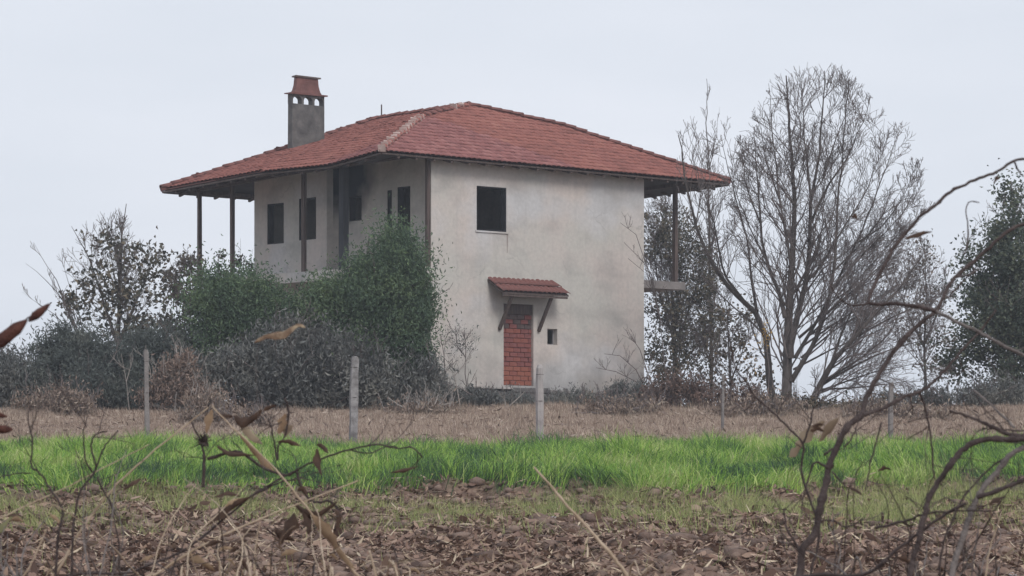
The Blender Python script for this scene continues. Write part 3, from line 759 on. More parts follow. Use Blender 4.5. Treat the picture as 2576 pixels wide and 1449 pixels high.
def leaves(pts, size, mat, name, parent, aspect=0.6, R=rng, jitter=0.0, rise=0.0):
    pts = np.asarray(pts, float)
    if jitter: pts = pts + R.normal(0, jitter, pts.shape)
    n = len(pts)
    a = R.normal(0, 1, (n, 3)) + np.array([0, 0, rise]); a /= np.linalg.norm(a, axis=1, keepdims=True)
    b = np.cross(a, R.normal(0, 1, (n, 3))); b /= np.linalg.norm(b, axis=1, keepdims=True)
    c = np.cross(a, b)
    s = (size * R.uniform(0.6, 1.3, n))[:, None]
    bend = c * s * 0.25
    V = np.stack([pts - a * s * .5, pts + b * s * aspect * .5 + bend, pts + a * s * .5, pts - b * s * aspect * .5 + bend], 1).reshape(-1, 3)
    i = np.arange(n)[:, None] * 4
    Q = np.concatenate([i + np.array([[0, 1, 2]]), i + np.array([[0, 2, 3]])])
    o = quad_mesh(name, V, Q, mat, parent); o['kind'] = 'stuff'
    return o

def clump_points(boxes, n, clump=0.32, nclump=60, R=rng, Y=97, flat=0.0):
    """boxes: list of ellipsoids in picture units (px, py, rx, ry, depth, depth radius)"""
    out = []
    wts = np.array([b[2] * b[3] for b in boxes], float); wts /= wts.sum()
    for b, w in zip(boxes, wts):
        px, py, rx, ry, Yd, rd = b
        k = max(3, int(nclump * w)); m = int(n * w)
        d = R.normal(0, 1, (k, 3)); d /= np.linalg.norm(d, axis=1, keepdims=True)
        d *= (R.uniform(0, 1, (k, 1)) ** 0.4)
        c = P(px, py, Yd); s = np.array([rx / FPX * Yd, rd, ry / FPX * Yd])
        cl = c + d * s
        size = clump * R.uniform(0.5, 1.4, k)
        idx = R.integers(0, k, m)
        out.append(cl[idx] + R.normal(0, 1, (m, 3)) * size[idx][:, None] * 0.5)
    return np.concatenate(out)

def ground_base(px, Y): 
    x = (px - CX) / FPX * Y
    return np.array([x, Y, float(G(x, Y)) - 0.05])

def stems_to(mb, base, targets, r, R=rng, n=6):
    for t in targets:
        t = np.asarray(t); k = np.linspace(0, 1, n)[:, None]
        pts = base * (1 - k) + t * k + R.normal(0, 0.04, (n, 3)) * np.sin(k * math.pi) * np.linalg.norm(t - base) * 0.5
        mb.tube(pts, np.linspace(r, r * 0.3, n), 4, cap=False)

def bush(name, label, cat, boxes, n, mat, px, Y, leaf=0.07, clump=0.35, nclump=60, group=None, seed=1, twig=True, stem_mat='bark', aspect=0.6, extra_twigs=0, twig_len=0.8, rise=0.0):
    R = np.random.default_rng(seed)
    base = ground_base(px, Y)
    root = empty(name, tuple(base)); tag(root, label, cat, group)
    pts = clump_points(boxes, n, clump, nclump, R)
    gz = G(pts[:, 0], pts[:, 1]); pts = pts[pts[:, 2] > gz]
    leaves(pts - base, leaf, mat, 'foliage', root, aspect, R, rise=rise)
    mb = MB(); tg = pts[R.integers(0, len(pts), 26)] - base
    stems_to(mb, np.zeros(3), tg, 0.035, R)
    for i in range(extra_twigs):
        q = pts[R.integers(0, len(pts))] - base
        branch(mb, q, np.array([R.normal(0, .5), R.normal(0, .4), 1.0]), twig_len * R.uniform(.5, 1.2), 0.012, 0, 1, nseg=4, kids=(3,), R=R, rmin=0.005)
    mb.build('stems', M[stem_mat], root)['kind'] = 'stuff'
    return root

# --- big bare tree right of the house (several stems drawn from its base)
def bare_tree(name, label, stems, Y, env, maxl=3, kids=(9, 5, 4), spread=0.5, seed=3, depthj=1.2, mat='bark', twig='twig', rmin=0.0055, ratio=0.33, up=0.16, group=None, r0=None, foot=None):
    R = np.random.default_rng(seed)
    b0 = P(*foot, Y) if foot else P(*stems[0][0][0], Y); b0[2] = float(G(b0[0], b0[1])) - 0.05
    root = empty(name, tuple(b0)); tag(root, label, 'tree', group)
    bm = MB(); ntr = 0
    for pxs, r in stems:
        n = len(pxs)
        dj = np.cumsum(R.normal(0, depthj / n, n)); dj[0] = 0
        raw = np.array([P(x, y, Y + dj[i]) for i, (x, y) in enumerate(pxs)])
        # resample
        seg = np.concatenate([[0], np.cumsum(np.linalg.norm(np.diff(raw, axis=0), axis=1))])
        m = max(6, int(seg[-1] / 0.35)); t = np.linspace(0, seg[-1], m)
        pts = np.stack([np.interp(t, seg, raw[:, j]) for j in range(3)], 1) + R.normal(0, 0.02, (m, 3)) * np.linspace(0, 1, m)[:, None]
        if r > 0.08: pts = np.vstack([pts[0] + (0, 0, pts[0][2] * 0 - 0.35), pts])
        m = len(pts)
        rad = r * (1 - 0.9 * np.linspace(0, 1, m) ** 0.75)
        tm = MB(); tm.tube(pts - b0, rad, 7 if r > 0.06 else 5, cap=False); tm.build('trunk' if not ntr else 'limb', M[mat], root, smooth=True); ntr += 1
        L = seg[-1]; nk = int(L * kids[0] / 2.2)
        for k_ in range(nk):
            f = R.uniform(0.12 if r > 0.08 else 0.1, 1.0); i = min(int(f * (m - 1)), m - 2)
            ax = unit(pts[i + 1] - pts[i]); s = unit(np.cross(ax, R.normal(0, 1, 3)))
            nd = unit(ax * math.cos(spread) + s * math.sin(spread) + np.array([0, 0, up]))
            Lk = max(0.4, L * ratio * (1.15 - 0.75 * f) * R.uniform(0.6, 1.25))
            p = pts[i]
            e = p + nd * Lk
            if not env(e): Lk *= 0.55
            if not env(p + nd * Lk): continue
            branch(bm, p - b0, nd, Lk, max(min(rad[i] * 0.36, 0.028), 0.008), 1, maxl, up, spread, 5, kids, 0.17, rmin, (lambda q: env(q + b0)), None, R, 0.52)
    bm.build('branches', M[twig], root)['kind'] = 'stuff'
    return root
def env_px(poly):
    """stay inside an outline given in picture units"""
    poly = np.array(poly, float)
    def f(q):
        x = CX + q[0] / q[1] * FPX; y = HY - (q[2] - CAMZ) / q[1] * FPX
        c = False; n = len(poly); j = n - 1
        for i in range(n):
            xi, yi = poly[i]; xj, yj = poly[j]
            if (yi > y) != (yj > y) and x < (xj - xi) * (y - yi) / (yj - yi) + xi: c = not c
            j = i
        return c
    return f
envA = env_px([(1880, 1010), (1830, 820), (1770, 640), (1820, 430), (1865, 310), (1925, 230), (1950, 165), (2060, 150), (2130, 165), (2190, 230), (2245, 280), (2320, 340), (2350, 480), (2360, 600), (2390, 780), (2340, 900), (2200, 1010)])
bare_tree('bare_tree', 'tall bare many stemmed tree standing right of the house', [
    ([(1978, 1012), (1981, 900), (1984, 800), (1990, 700), (1996, 600), (1998, 500), (1992, 400), (1985, 320), (1975, 190)], 0.17),
    ([(1988, 870), (2010, 780), (2030, 700), (2038, 600), (2040, 500), (2060, 400), (2068, 300), (2075, 180)], 0.11),
    ([(1975, 800), (1962, 740), (1940, 690), (1918, 620), (1912, 540), (1905, 440), (1895, 330)], 0.07),
    ([(1990, 960), (2050, 860), (2085, 760), (2100, 660), (2105, 560), (2110, 480), (2120, 380), (2130, 200)], 0.08),
    ([(2000, 900), (2060, 800), (2110, 700), (2160, 600), (2200, 500), (2235, 400), (2262, 330)], 0.06),
    ([(1993, 700), (1980, 600), (1960, 500), (1950, 400), (1938, 280), (1932, 210)], 0.05),
    ([(1995, 930), (2090, 880), (2190, 840), (2290, 800), (2360, 770)], 0.035), ([(2030, 850), (2130, 750), (2230, 680), (2340, 620)], 0.03), ([(2100, 720), (2190, 620), (2270, 540), (2325, 430)], 0.028), ([(1985, 780), (1930, 700), (1870, 640), (1830, 560)], 0.03), ([(2070, 450), (2110, 330), (2150, 230)], 0.03), ([(1960, 500), (1925, 400), (1910, 290)], 0.03),
    ([(2020, 870), (2120, 800), (2220, 740), (2335, 690)], 0.035), ([(2080, 790), (2170, 690), (2250, 600), (2330, 540)], 0.03),
    ([(2045, 700), (2130, 560), (2185, 470), (2215, 380), (2225, 300)], 0.035), ([(2150, 615), (2220, 570), (2270, 500), (2308, 400)], 0.03), ([(2040, 500), (2030, 400), (2020, 290), (2015, 170)], 0.04), ([(2120, 760), (2190, 700), (2260, 620), (2315, 520)], 0.03), ([(1912, 560), (1880, 480), (1868, 400), (1862, 340)], 0.03),
    ([(2040, 560), (2080, 470), (2130, 400), (2170, 310), (2190, 240)], 0.045),
    ([(2010, 850), (2090, 780), (2160, 720), (2230, 650), (2290, 560)], 0.045),
    ([(2015, 900), (2100, 830), (2180, 780), (2260, 740), (2320, 690)], 0.035), ([(2100, 680), (2170, 610), (2240, 520), (2290, 450)], 0.03), ([(1925, 650), (1880, 560), (1850, 470), (1835, 420)], 0.03),
    ], 99.0, envA, kids=(9, 5, 4), seed=11, spread=0.64, up=0.10, ratio=0.30)
envB = env_px([(1600, 1010), (1700, 700), (1690, 520), (1700, 330), (1740, 260), (1775, 200), (1800, 280), (1860, 300), (1920, 420), (1930, 620), (1960, 1010)])
bare_tree('bare_tree', 'grey leaning bare tree bending left beside the tallest bare tree', [
    ([(1945, 1012), (1935, 960), (1932, 900), (1925, 840), (1900, 785), (1855, 745), (1815, 700), (1780, 640), (1745, 560), (1725, 450), (1708, 340)], 0.13),
    ([(1905, 790), (1890, 700), (1880, 600), (1850, 500), (1830, 420), (1815, 340)], 0.05),
    ([(1870, 755), (1820, 690), (1800, 580), (1770, 480), (1745, 400)], 0.045),
    ], 101.0, envB, kids=(6, 4, 3), seed=12, spread=0.6)
bare_tree('bare_tree', 'slender upright bare poplar rising behind the right eave', [
    ([(1790, 1000), (1788, 800), (1784, 600), (1782, 450), (1778, 320), (1778, 200)], 0.075),
    ([(1785, 480), (1765, 400), (1752, 330)], 0.02), ([(1783, 430), (1800, 350), (1810, 270)], 0.02),
    ], 118.0, env_px([(1690, 1000), (1700, 420), (1760, 240), (1778, 195), (1795, 240), (1850, 380), (1860, 1000)]), kids=(8, 4, 3), seed=13, spread=0.35, ratio=0.14)
envC = env_px([(2010, 1030), (2060, 850), (2150, 700), (2260, 640), (2330, 590), (2390, 640), (2410, 760), (2420, 1030)])
bare_tree('bare_tree', 'low spreading bare tree leaning right between bare tree and evergreen', [
    ([(2038, 1025), (2062, 970), (2095, 910), (2140, 860), (2200, 790), (2270, 720), (2320, 640)], 0.12),
    ([(2065, 970), (2130, 930), (2210, 890), (2300, 860), (2390, 850)], 0.05),
    ([(2090, 920), (2120, 830), (2150, 760), (2180, 680)], 0.05),
    ([(2150, 850), (2240, 800), (2330, 760), (2390, 720)], 0.04),
    ([(2060, 980), (2150, 975), (2250, 965), (2350, 950)], 0.035),
    ([(2070, 960), (2170, 900), (2240, 840), (2280, 740), (2290, 640)], 0.04), ([(2060, 985), (2180, 940), (2300, 915), (2400, 930)], 0.035), ([(2120, 880), (2210, 760), (2240, 670)], 0.03),
    ], 98.0, envC, kids=(9, 6, 4), seed=14, spread=0.65, up=0.06, ratio=0.36)

# --- leafy and twiggy trees
def leafy_tree(name, label, boxes, Y, px, stems, env, nleaf, mat, leaf=0.12, seed=5, kids=(8, 5, 3), clump=0.4, nclump=60, group=None, spread=0.6, ratio=0.4, tipleaf=0.5, up=0.1):
    R = np.random.default_rng(seed)
    root = bare_tree(name, label, stems, Y, env, kids=kids, seed=seed, spread=spread, ratio=ratio, group=group, foot=(px, 1000), up=up)
    b0 = np.array(root.location)
    pts = clump_points(boxes, nleaf, clump, nclump, R)
    gz = G(pts[:, 0], pts[:, 1]); pts = pts[pts[:, 2] > gz + 0.1]
    leaves(pts - b0, leaf, mat, 'foliage', root, 0.6, R)
    return root
leafy_tree('leafy_tree', 'half leafless brown tree with upright top twigs left of the house',
    [(300, 680, 105, 110, 101, 1.4), (255, 760, 110, 90, 101, 1.4), (370, 760, 90, 90, 101, 1.4), (300, 850, 160, 60, 101, 1.4), (300, 610, 45, 60, 101, .8), (390, 660, 35, 35, 101, .6)],
    101, 300, [([(300, 1000), (298, 850), (300, 700), (305, 600), (318, 515)], 0.10), ([(300, 880), (260, 760), (230, 660), (205, 610), (180, 570)], 0.06), ([(300, 860), (350, 740), (380, 660), (400, 630)], 0.06),
               ([(299, 760), (280, 650), (262, 580), (245, 540)], 0.03), ([(301, 700), (310, 600), (288, 520)], 0.03)],
    env_px([(130, 1000), (150, 760), (160, 620), (220, 540), (290, 500), (335, 530), (360, 600), (430, 640), (450, 1000)]), 2300, M['autumn_dark'], 0.15, seed=21, clump=0.36, nclump=90)
bare_tree('bare_tree', 'bare fan of thin pale twigs at the far left', [
    ([(215, 900), (185, 800), (150, 740), (100, 690), (60, 660)], 0.03), ([(210, 880), (170, 780), (140, 700), (100, 640), (85, 610)], 0.03), ([(215, 860), (190, 760), (165, 690), (150, 640)], 0.025),
    ([(200, 880), (150, 800), (95, 760), (55, 730)], 0.02)],
    100, env_px([(40, 900), (40, 640), (90, 590), (180, 620), (230, 900)]), kids=(5, 3, 2), seed=23, spread=0.3, twig='twig', ratio=0.2, rmin=0.006, foot=(215, 1000))
leafy_tree('leafy_tree', 'smaller leafy tree close beside the rear porch posts',
    [(465, 720, 40, 80, 103, .9), (450, 800, 60, 70, 103, 1), (480, 660, 22, 35, 103, .6), (430, 690, 18, 30, 103, .5)],
    103, 465, [([(465, 1000), (463, 850), (468, 740), (480, 640)], 0.05), ([(464, 860), (440, 760), (430, 680)], 0.03)],
    env_px([(395, 1000), (400, 680), (470, 610), (510, 660), (515, 1000)]), 1100, M['autumn_dark'], 0.15, seed=25, clump=0.28, nclump=40)
for i, (a, h, lab) in enumerate([(555, 640, 'first thin seedling seen between the rear porch posts'), (600, 600, 'tallest thin seedling seen right of the rear porch posts'), (628, 625, 'short thin seedling against the far house corner')]):
    leafy_tree('seedling', lab, [(a, 670, 12, 40, 110, .4), (a + 5, 710, 22, 35, 110, .5)], 110, a,
        [([(a, 900), (a, 760), (a + 4, h + 30), (a + 6, h)], 0.025), ([(a, 760), (a - 12, 690), (a - 15, h + 35)], 0.015)],
        env_px([(a - 30, 900), (a - 25, h), (a + 25, h - 10), (a + 30, 900)]), 260, M['autumn_dark'], 0.11, seed=30 + i, kids=(3, 2, 2), clump=0.16, nclump=14, group='seedlings behind the rear porch')
leafy_tree('leafy_tree', 'dense grey twiggy tree directly behind the right balcony post',
    [(1690, 600, 70, 90, 116, 1.6), (1740, 680, 95, 80, 116, 1.6), (1680, 820, 80, 110, 116, 1.6), (1760, 830, 80, 100, 116, 1.6), (1660, 560, 40, 50, 116, 1), (1680, 940, 80, 60, 116, 1.5)],
    116, 1700, [([(1700, 1010), (1695, 850), (1690, 700), (1680, 560), (1670, 510)], 0.10), ([(1698, 880), (1740, 760), (1770, 660), (1800, 590)], 0.06), ([(1696, 860), (1660, 740), (1645, 640), (1640, 560)], 0.05), ([(1700, 930), (1770, 850), (1830, 770)], 0.05)],
    env_px([(1600, 1030), (1600, 500), (1700, 480), (1800, 560), (1880, 700), (1880, 1030)]), 7200, M['autumn_dark'], 0.12, seed=27, clump=0.4, nclump=190, kids=(15, 7, 4))
leafy_tree('leafy_tree', 'scrubby brown leafed sapling low between balcony and tall bare tree',
    [(1840, 900, 70, 80, 106, 1.2), (1850, 800, 50, 60, 106, 1.0), (1740, 950, 100, 50, 106, 1.2), (1910, 960, 60, 50, 106, 1.0)],
    106, 1840, [([(1840, 1010), (1835, 900), (1830, 800), (1815, 720)], 0.05), ([(1838, 960), (1870, 880), (1890, 800)], 0.03), ([(1838, 970), (1780, 900), (1740, 850)], 0.03)],
    env_px([(1620, 1030), (1640, 840), (1780, 700), (1900, 720), (1960, 1030)]), 1300, M['autumn'], 0.12, seed=28, clump=0.35, nclump=90, kids=(12, 5, 4))
leafy_tree('leafy_tree', 'tall sparse brown leafed tree behind the low leaning bare tree',
    [(2300, 690, 80, 70, 108, 1.2), (2330, 800, 80, 90, 108, 1.2), (2330, 640, 35, 40, 108, 1.0), (2370, 900, 70, 80, 108, 1.0)],
    108, 2330, [([(2330, 1010), (2325, 850), (2330, 720), (2325, 600)], 0.06), ([(2328, 880), (2280, 780), (2250, 690)], 0.04), ([(2328, 860), (2370, 760), (2390, 680)], 0.04)],
    env_px([(2180, 1030), (2210, 700), (2300, 580), (2400, 640), (2440, 1030)]), 900, M['autumn'], 0.11, seed=29, clump=0.35, nclump=110, kids=(11, 5, 4))
leafy_tree('evergreen_tree', 'dark green leafy tree at the right edge of the picture',
    [(2530, 700, 110, 130, 104, 1.8), (2560, 580, 70, 90, 104, 1.5), (2500, 820, 95, 80, 104, 1.6), (2470, 720, 60, 80, 104, 1.4), (2590, 850, 90, 150, 104, 1.8), (2540, 490, 30, 35, 104, .8), (2430, 900, 60, 60, 104, 1.2), (2540, 780, 110, 160, 104, 1.8), (2560, 930, 90, 80, 104, 1.6)],
    104, 2545, [([(2545, 1020), (2540, 850), (2535, 700), (2548, 560), (2545, 455)], 0.13), ([(2542, 880), (2480, 760), (2440, 660), (2425, 590)], 0.06), ([(2543, 900), (2600, 760), (2640, 650)], 0.06)],
    env_px([(2380, 1030), (2380, 700), (2440, 540), (2540, 440), (2700, 440), (2700, 1030)]), 24000, M['ever_dark'], 0.12, seed=33, clump=0.5, nclump=170)

# --- evergreen bushes hiding the lower left face
bush('evergreen_bush', 'wide dark green bush under the leftmost upstairs windows', 'bush',
     [(600, 758, 112, 78, 97.5, 1.0), (690, 800, 80, 60, 97.5, 0.9), (560, 850, 80, 60, 97.5, .9), (680, 840, 100, 60, 97.5, 1.0), (560, 760, 60, 60, 97.5, .8)], 52000, M['ever'], 620, 97.5, 0.115, 0.55, 130, seed=41, extra_twigs=14, twig_len=.7, aspect=.26, rise=.8)
bush('evergreen_bush', 'tallest dark green bush growing against the near corner of the house', 'bush',
     [(960, 720, 110, 90, 96.8, 1.0), (1000, 650, 75, 60, 96.8, .8), (870, 780, 90, 75, 96.8, 1.0), (1010, 800, 80, 110, 96.8, .9), (995, 610, 30, 35, 96.8, .5), (950, 870, 130, 90, 96.8, 1.0), (800, 770, 60, 45, 96.8, .7)],
     76000, M['ever'], 950, 96.8, 0.115, 0.52, 170, seed=42, extra_twigs=26, twig_len=.7, aspect=.26, rise=.8)
bush('hedge_bush', 'low dusky hedge bush below the left trees', 'bush',
     [(230, 920, 150, 80, 97.5, 1.0), (380, 900, 110, 70, 97.5, 1.0), (140, 880, 50, 50, 97.5, .8), (330, 960, 200, 55, 97, 1.0), (180, 970, 120, 55, 96.5, 1.0), (350, 1000, 120, 25, 96, .8), (450, 900, 70, 80, 97.5, 1.0)], 52000, M['hedge'], 280, 97.5, 0.13, 0.45, 190, seed=43, extra_twigs=60, aspect=.2, rise=.9, stem_mat='twig')
bush('hedge_bush', 'low brown hedge cut by the left edge of the picture', 'bush',
     [(20, 960, 90, 60, 97.5, 1.0), (-60, 950, 90, 70, 97.5, 1.0), (60, 985, 90, 40, 97, .8)], 22000, M['bramble'], 10, 97.5, 0.16, 0.4, 80, seed=44, extra_twigs=30, aspect=.13, rise=1.0, stem_mat='twig')
bush('bramble_thicket', 'greyish bramble thicket spread before the tallest green bush', 'bush',
     [(640, 930, 140, 70, 96.3, .9), (820, 930, 150, 90, 96.0, .9), (500, 960, 70, 50, 96.5, .8), (980, 960, 120, 60, 96.0, .8), (740, 870, 100, 50, 96.3, .8)], 56000, M['bramble'], 800, 96.0, 0.17, 0.5, 230, seed=45, extra_twigs=160, stem_mat='twig', aspect=.11, rise=1.0)
bush('weeds', 'dusky weeds along the foot of the front wall', 'weeds',
     [(1150, 1005, 100, 26, 97.6, .4), (1300, 1015, 130, 22, 97.9, .4), (1470, 1018, 130, 22, 98.4, .4), (1580, 1000, 60, 36, 99.5, .5), (1090, 990, 40, 40, 97.5, .4)], 22000, M['bramble'], 1300, 97.8, 0.11, 0.22, 150, seed=46, extra_twigs=90, twig_len=.4, stem_mat='twig', aspect=.15, rise=1.2)
bush('dry_weed_clump', 'tan dry weed clump with seed heads before the hedge', 'weeds',
     [(455, 950, 55, 55, 94.5, .6), (430, 1000, 90, 30, 94.5, .6), (500, 1000, 60, 25, 94.5, .6)], 5200, ramp_mat('tan_weed', [(0.2, (0.17, 0.12, 0.10)), (0.8, (0.34, 0.25, 0.20))], 2, island=0.5), 455, 94.5, 0.14, 0.3, 70, seed=47, extra_twigs=50, twig_len=.6, stem_mat='twig_pale', aspect=.1, rise=1.3)
bush('dry_weed_clump', 'rusty dry weeds right of the house wall', 'weeds',
     [(1700, 985, 80, 30, 98, .6), (1820, 1000, 100, 25, 98, .6), (1660, 1010, 60, 20, 98, .6)], 5200, ramp_mat('rusty_weed', [(0.2, (0.11, 0.075, 0.065)), (0.8, (0.24, 0.16, 0.13))], 2, island=0.5), 1740, 98, 0.14, 0.3, 80, seed=48, extra_twigs=60, twig_len=.5, stem_mat='twig', aspect=.12, rise=1.2)
bush('dry_weed_clump', 'brown weeds and yellowing leaves around the foot of the tall bare tree', 'weeds',
     [(2000, 1025, 90, 18, 97, .6), (2130, 1030, 120, 20, 97, .6)], 4200, M['autumn'], 2030, 97, 0.10, 0.25, 60, seed=49, extra_twigs=30, twig_len=.5, stem_mat='twig')
bush('dry_weed_clump', 'grey brown scrub below the right edge evergreen tree', 'weeds',
     [(2330, 1010, 120, 25, 99, .6), (2500, 1000, 120, 40, 99, .6)], 6000, M['bramble'], 2430, 99, 0.14, 0.3, 80, seed=50, extra_twigs=60, twig_len=.5, stem_mat='twig', aspect=.12, rise=1.2)
M['tanweed'] = ramp_mat('tan_weed_soft', [(0.25, (0.20, 0.145, 0.12)), (0.55, (0.32, 0.245, 0.20)), (0.8, (0.50, 0.42, 0.33))], 1.5, island=0.35)
for k_, (px, py, rx, ry, Yd, lab) in enumerate([
    (520, 1030, 60, 50, 88, 'feathery tan weeds standing in the dry field below the bramble thicket'),
    (620, 1060, 60, 30, 84, 'low reddish tan weeds near the front of the dry field at left'),
    (150, 1010, 110, 35, 92, 'wide patch of dry weeds before the far left hedge'),
    (1560, 1030, 120, 22, 93, 'low dry weeds before the right end of the front wall'),
    (1900, 1030, 120, 28, 92, 'rusty brush between the house corner and the tall bare tree'),
    (2250, 1045, 160, 26, 90, 'low brown brush below the low leaning bare tree'),
    (1050, 1030, 100, 18, 93, 'pale dry weed tufts before the near house corner')]):
    bush('dry_weed_clump', lab, 'weeds', [(px, py, rx, ry, Yd, .7), (px + rx * .5, py + ry * .3, rx * .7, ry * .6, Yd, .7), (px - rx * .5, py + ry * .4, rx * .7, ry * .5, Yd, .7)], int(rx * ry * .75), M['tanweed'],
         px, Yd, .13, .28, 40, seed=60 + k_, extra_twigs=34, twig_len=.45, stem_mat='twig_pale' if k_ in (0, 6) else 'twig', aspect=.09, rise=1.5)
# yellow leaves clinging to trees
R_ = np.random.default_rng(3)
yp = np.concatenate([P(1925, 845, 97.8) + R_.normal(0, (.07, .1, .2), (60, 3)), P(1900, 900, 98) + R_.normal(0, (.15, .1, .35), (30, 3))])
root = empty('yellow_vine', tuple(ground_base(1930, 97.9))); tag(root, 'yellow leafed vine climbing the leaning grey trunk', 'vine')
b0 = np.array(root.location); leaves(yp - b0, 0.08, M['yellow'], 'foliage', root)
mb = MB(); mb.tube([np.zeros(3), P(1935, 930, 97.9) - b0, P(1925, 845, 97.8) - b0, P(1915, 800, 97.8) - b0], 0.012, 4); mb.build('stem', M['twig'], root)

# saplings in front of the wall
def sapling(label, px, Y, polys, leafbox=None, mat='twig', nleaf=0, seed=1, r=0.018, twigs=6, group=None):
    R = np.random.default_rng(seed)
    b0 = ground_base(px, Y); root = empty('sapling', tuple(b0)); tag(root, label, 'sapling', group)
    tw = MB()
    for pl in polys:
        pts = np.array([P(x, y, Y) for x, y in pl]) - b0
        mb = MB(); mb.tube(pts, np.linspace(r, r * .4, len(pts)), 5); mb.build('stem', M[mat], root)
        for _ in range(twigs):
            i = R.integers(0, len(pts) - 1); q = pts[i] * .5 + pts[i + 1] * .5
            branch(tw, q, np.array([R.normal(0, .8), R.normal(0, .6), 1]), R.uniform(.2, .55), 0.008, 0, 1, nseg=4, kids=(4,), R=R, rmin=0.004)
    tw.build('twigs', M[mat], root)['kind'] = 'stuff'
    if nleaf: leaves(clump_points(leafbox, nleaf, 0.2, 30, R) - b0, 0.05, M['hedge'], 'foliage', root)
sapling('pale bent sapling with bare stem in front of the wall left of the doorway', 1160, 96.5, [[(1160, 1035), (1152, 990), (1144, 950), (1142, 925)], [(1144, 945), (1165, 920), (1185, 895)], [(1142, 930), (1118, 900), (1120, 860)]], mat='twig_pale', seed=3, twigs=3)
sapling('twiggy sapling with sparse green leaves against the wall near the house corner', 1175, 98.6, [[(1180, 1010), (1170, 940), (1172, 880), (1168, 830)], [(1172, 900), (1150, 870), (1145, 820)], [(1120, 980), (1118, 900), (1108, 840)]], [(1165, 860, 50, 45, 98.6, .3), (1120, 850, 25, 40, 98.6, .2)], nleaf=420, seed=4, twigs=9)
sapling('small forked pale sapling at the dry field edge below the doorway', 1275, 95.5, [[(1276, 1045), (1272, 1020), (1268, 995)], [(1273, 1028), (1300, 1005), (1320, 985)]], mat='twig_pale', seed=5, twigs=2)
sapling('leaning bare twig bush at the right end of the front wall', 1600, 101.0, [[(1640, 1015), (1600, 960), (1550, 935), (1500, 925)], [(1640, 1010), (1600, 930), (1560, 895), (1520, 890)], [(1650, 1000), (1610, 880), (1590, 850)]], seed=6, twigs=9)
sapling('bare twigs reaching over the right edge of the front wall', 1625, 103.0, [[(1680, 1000), (1660, 800), (1640, 700), (1580, 650)], [(1660, 800), (1620, 660), (1570, 610)], [(1650, 740), (1600, 590), (1560, 560)]], seed=7, twigs=5, r=0.014)
sapling('thin pale upright weed stalk among the hedge at left', 318, 95.0, [[(325, 1030), (318, 960), (305, 890)], [(318, 960), (335, 900)]], mat='twig_pale', seed=8, twigs=2, r=0.012)
sapling('thin pale forked weed stalk left of the tan weed clump', 395, 95.0, [[(385, 1040), (378, 930), (365, 880)], [(380, 950), (405, 890)]], mat='twig_pale', seed=9, twigs=2, r=0.012)

# ------------------------------------------------------------------ fence posts
M['damp2'] = ramp_mat('dull_post', [(0.3, (0.15, 0.135, 0.13)), (0.7, (0.27, 0.25, 0.24))], 5, bump=.5)
def fpost(px, top, bottom, Y, w, label, mat, lean=0.0, round_top=False, topmat=None):
    b = P(px, bottom, Y); b[2] = float(G(b[0], Y)) - 0.05
    h = P(px, top, Y)[2] - b[2]
    root = empty('fence_post', tuple(b)); tag(root, label, 'fence post', 'old posts along the field edge')
    root.rotation_euler = (0, lean, 0.3)
    mb = MB(); zz = [0, h * .3, h * .6, h * .86, h * .96, h]; ww = [1, .97, 1.0, .93, .98, .55 if round_top else .8]
    V_ = []
    for z, k_ in zip(zz, ww):
        for sx, sy in ((-1,-1),(0,-1.15),(1,-1),(1.12,0),(1,1),(0,1.1),(-1,1),(-1.1,0)):
            V_.append((sx * w/2 * k_ + random.gauss(0, .006), sy * w/2 * k_ + random.gauss(0, .006), z + random.gauss(0, .006)))
    F_ = [(a*8+i, a*8+(i+1)%8, a*8+8+(i+1)%8, a*8+8+i) for a in range(5) for i in range(8)] + [tuple(40+i for i in range(8))]
    mb.add(V_, F_); mb.build('shaft', mat, root)
    # tie wire stubs
    mb = MB(); t = np.linspace(0, 2 * math.pi, 9)
    for z in (h * .55, h * .88):
        mb.tube(np.stack([np.cos(t) * w * .62, np.sin(t) * w * .62, z + 0 * t], 1), 0.006, 4)
    mb.build('wire_tie', M['metal'], root)
fpost(888, 897, 1100, 75, 0.15, 'pale concrete fence post with chipped top before the bramble thicket', M['postgrey'], lean=0.02)
pm = ramp_mat('post_weathered', [(0.3, (0.26, 0.235, 0.23)), (0.7, (0.42, 0.39, 0.38))], 3, bump=.4)
fpost(1358, 918, 1105, 75, 0.125, 'rounded top wooden fence post right of the bricked doorway', pm, lean=0.0, round_top=True)
fpost(370, 880, 1065, 76, 0.085, 'slim grey fence post standing before the left hedge', M['damp2'], lean=-0.01)
fpost(2240, 962, 1080, 76, 0.09, 'short grey fence post seen through the branches at right', M['damp2'], lean=0.01)
fpost(1818, 940, 1060, 80, 0.045, 'very thin wooden stake standing right of the house', M['damp2'], lean=0.01)

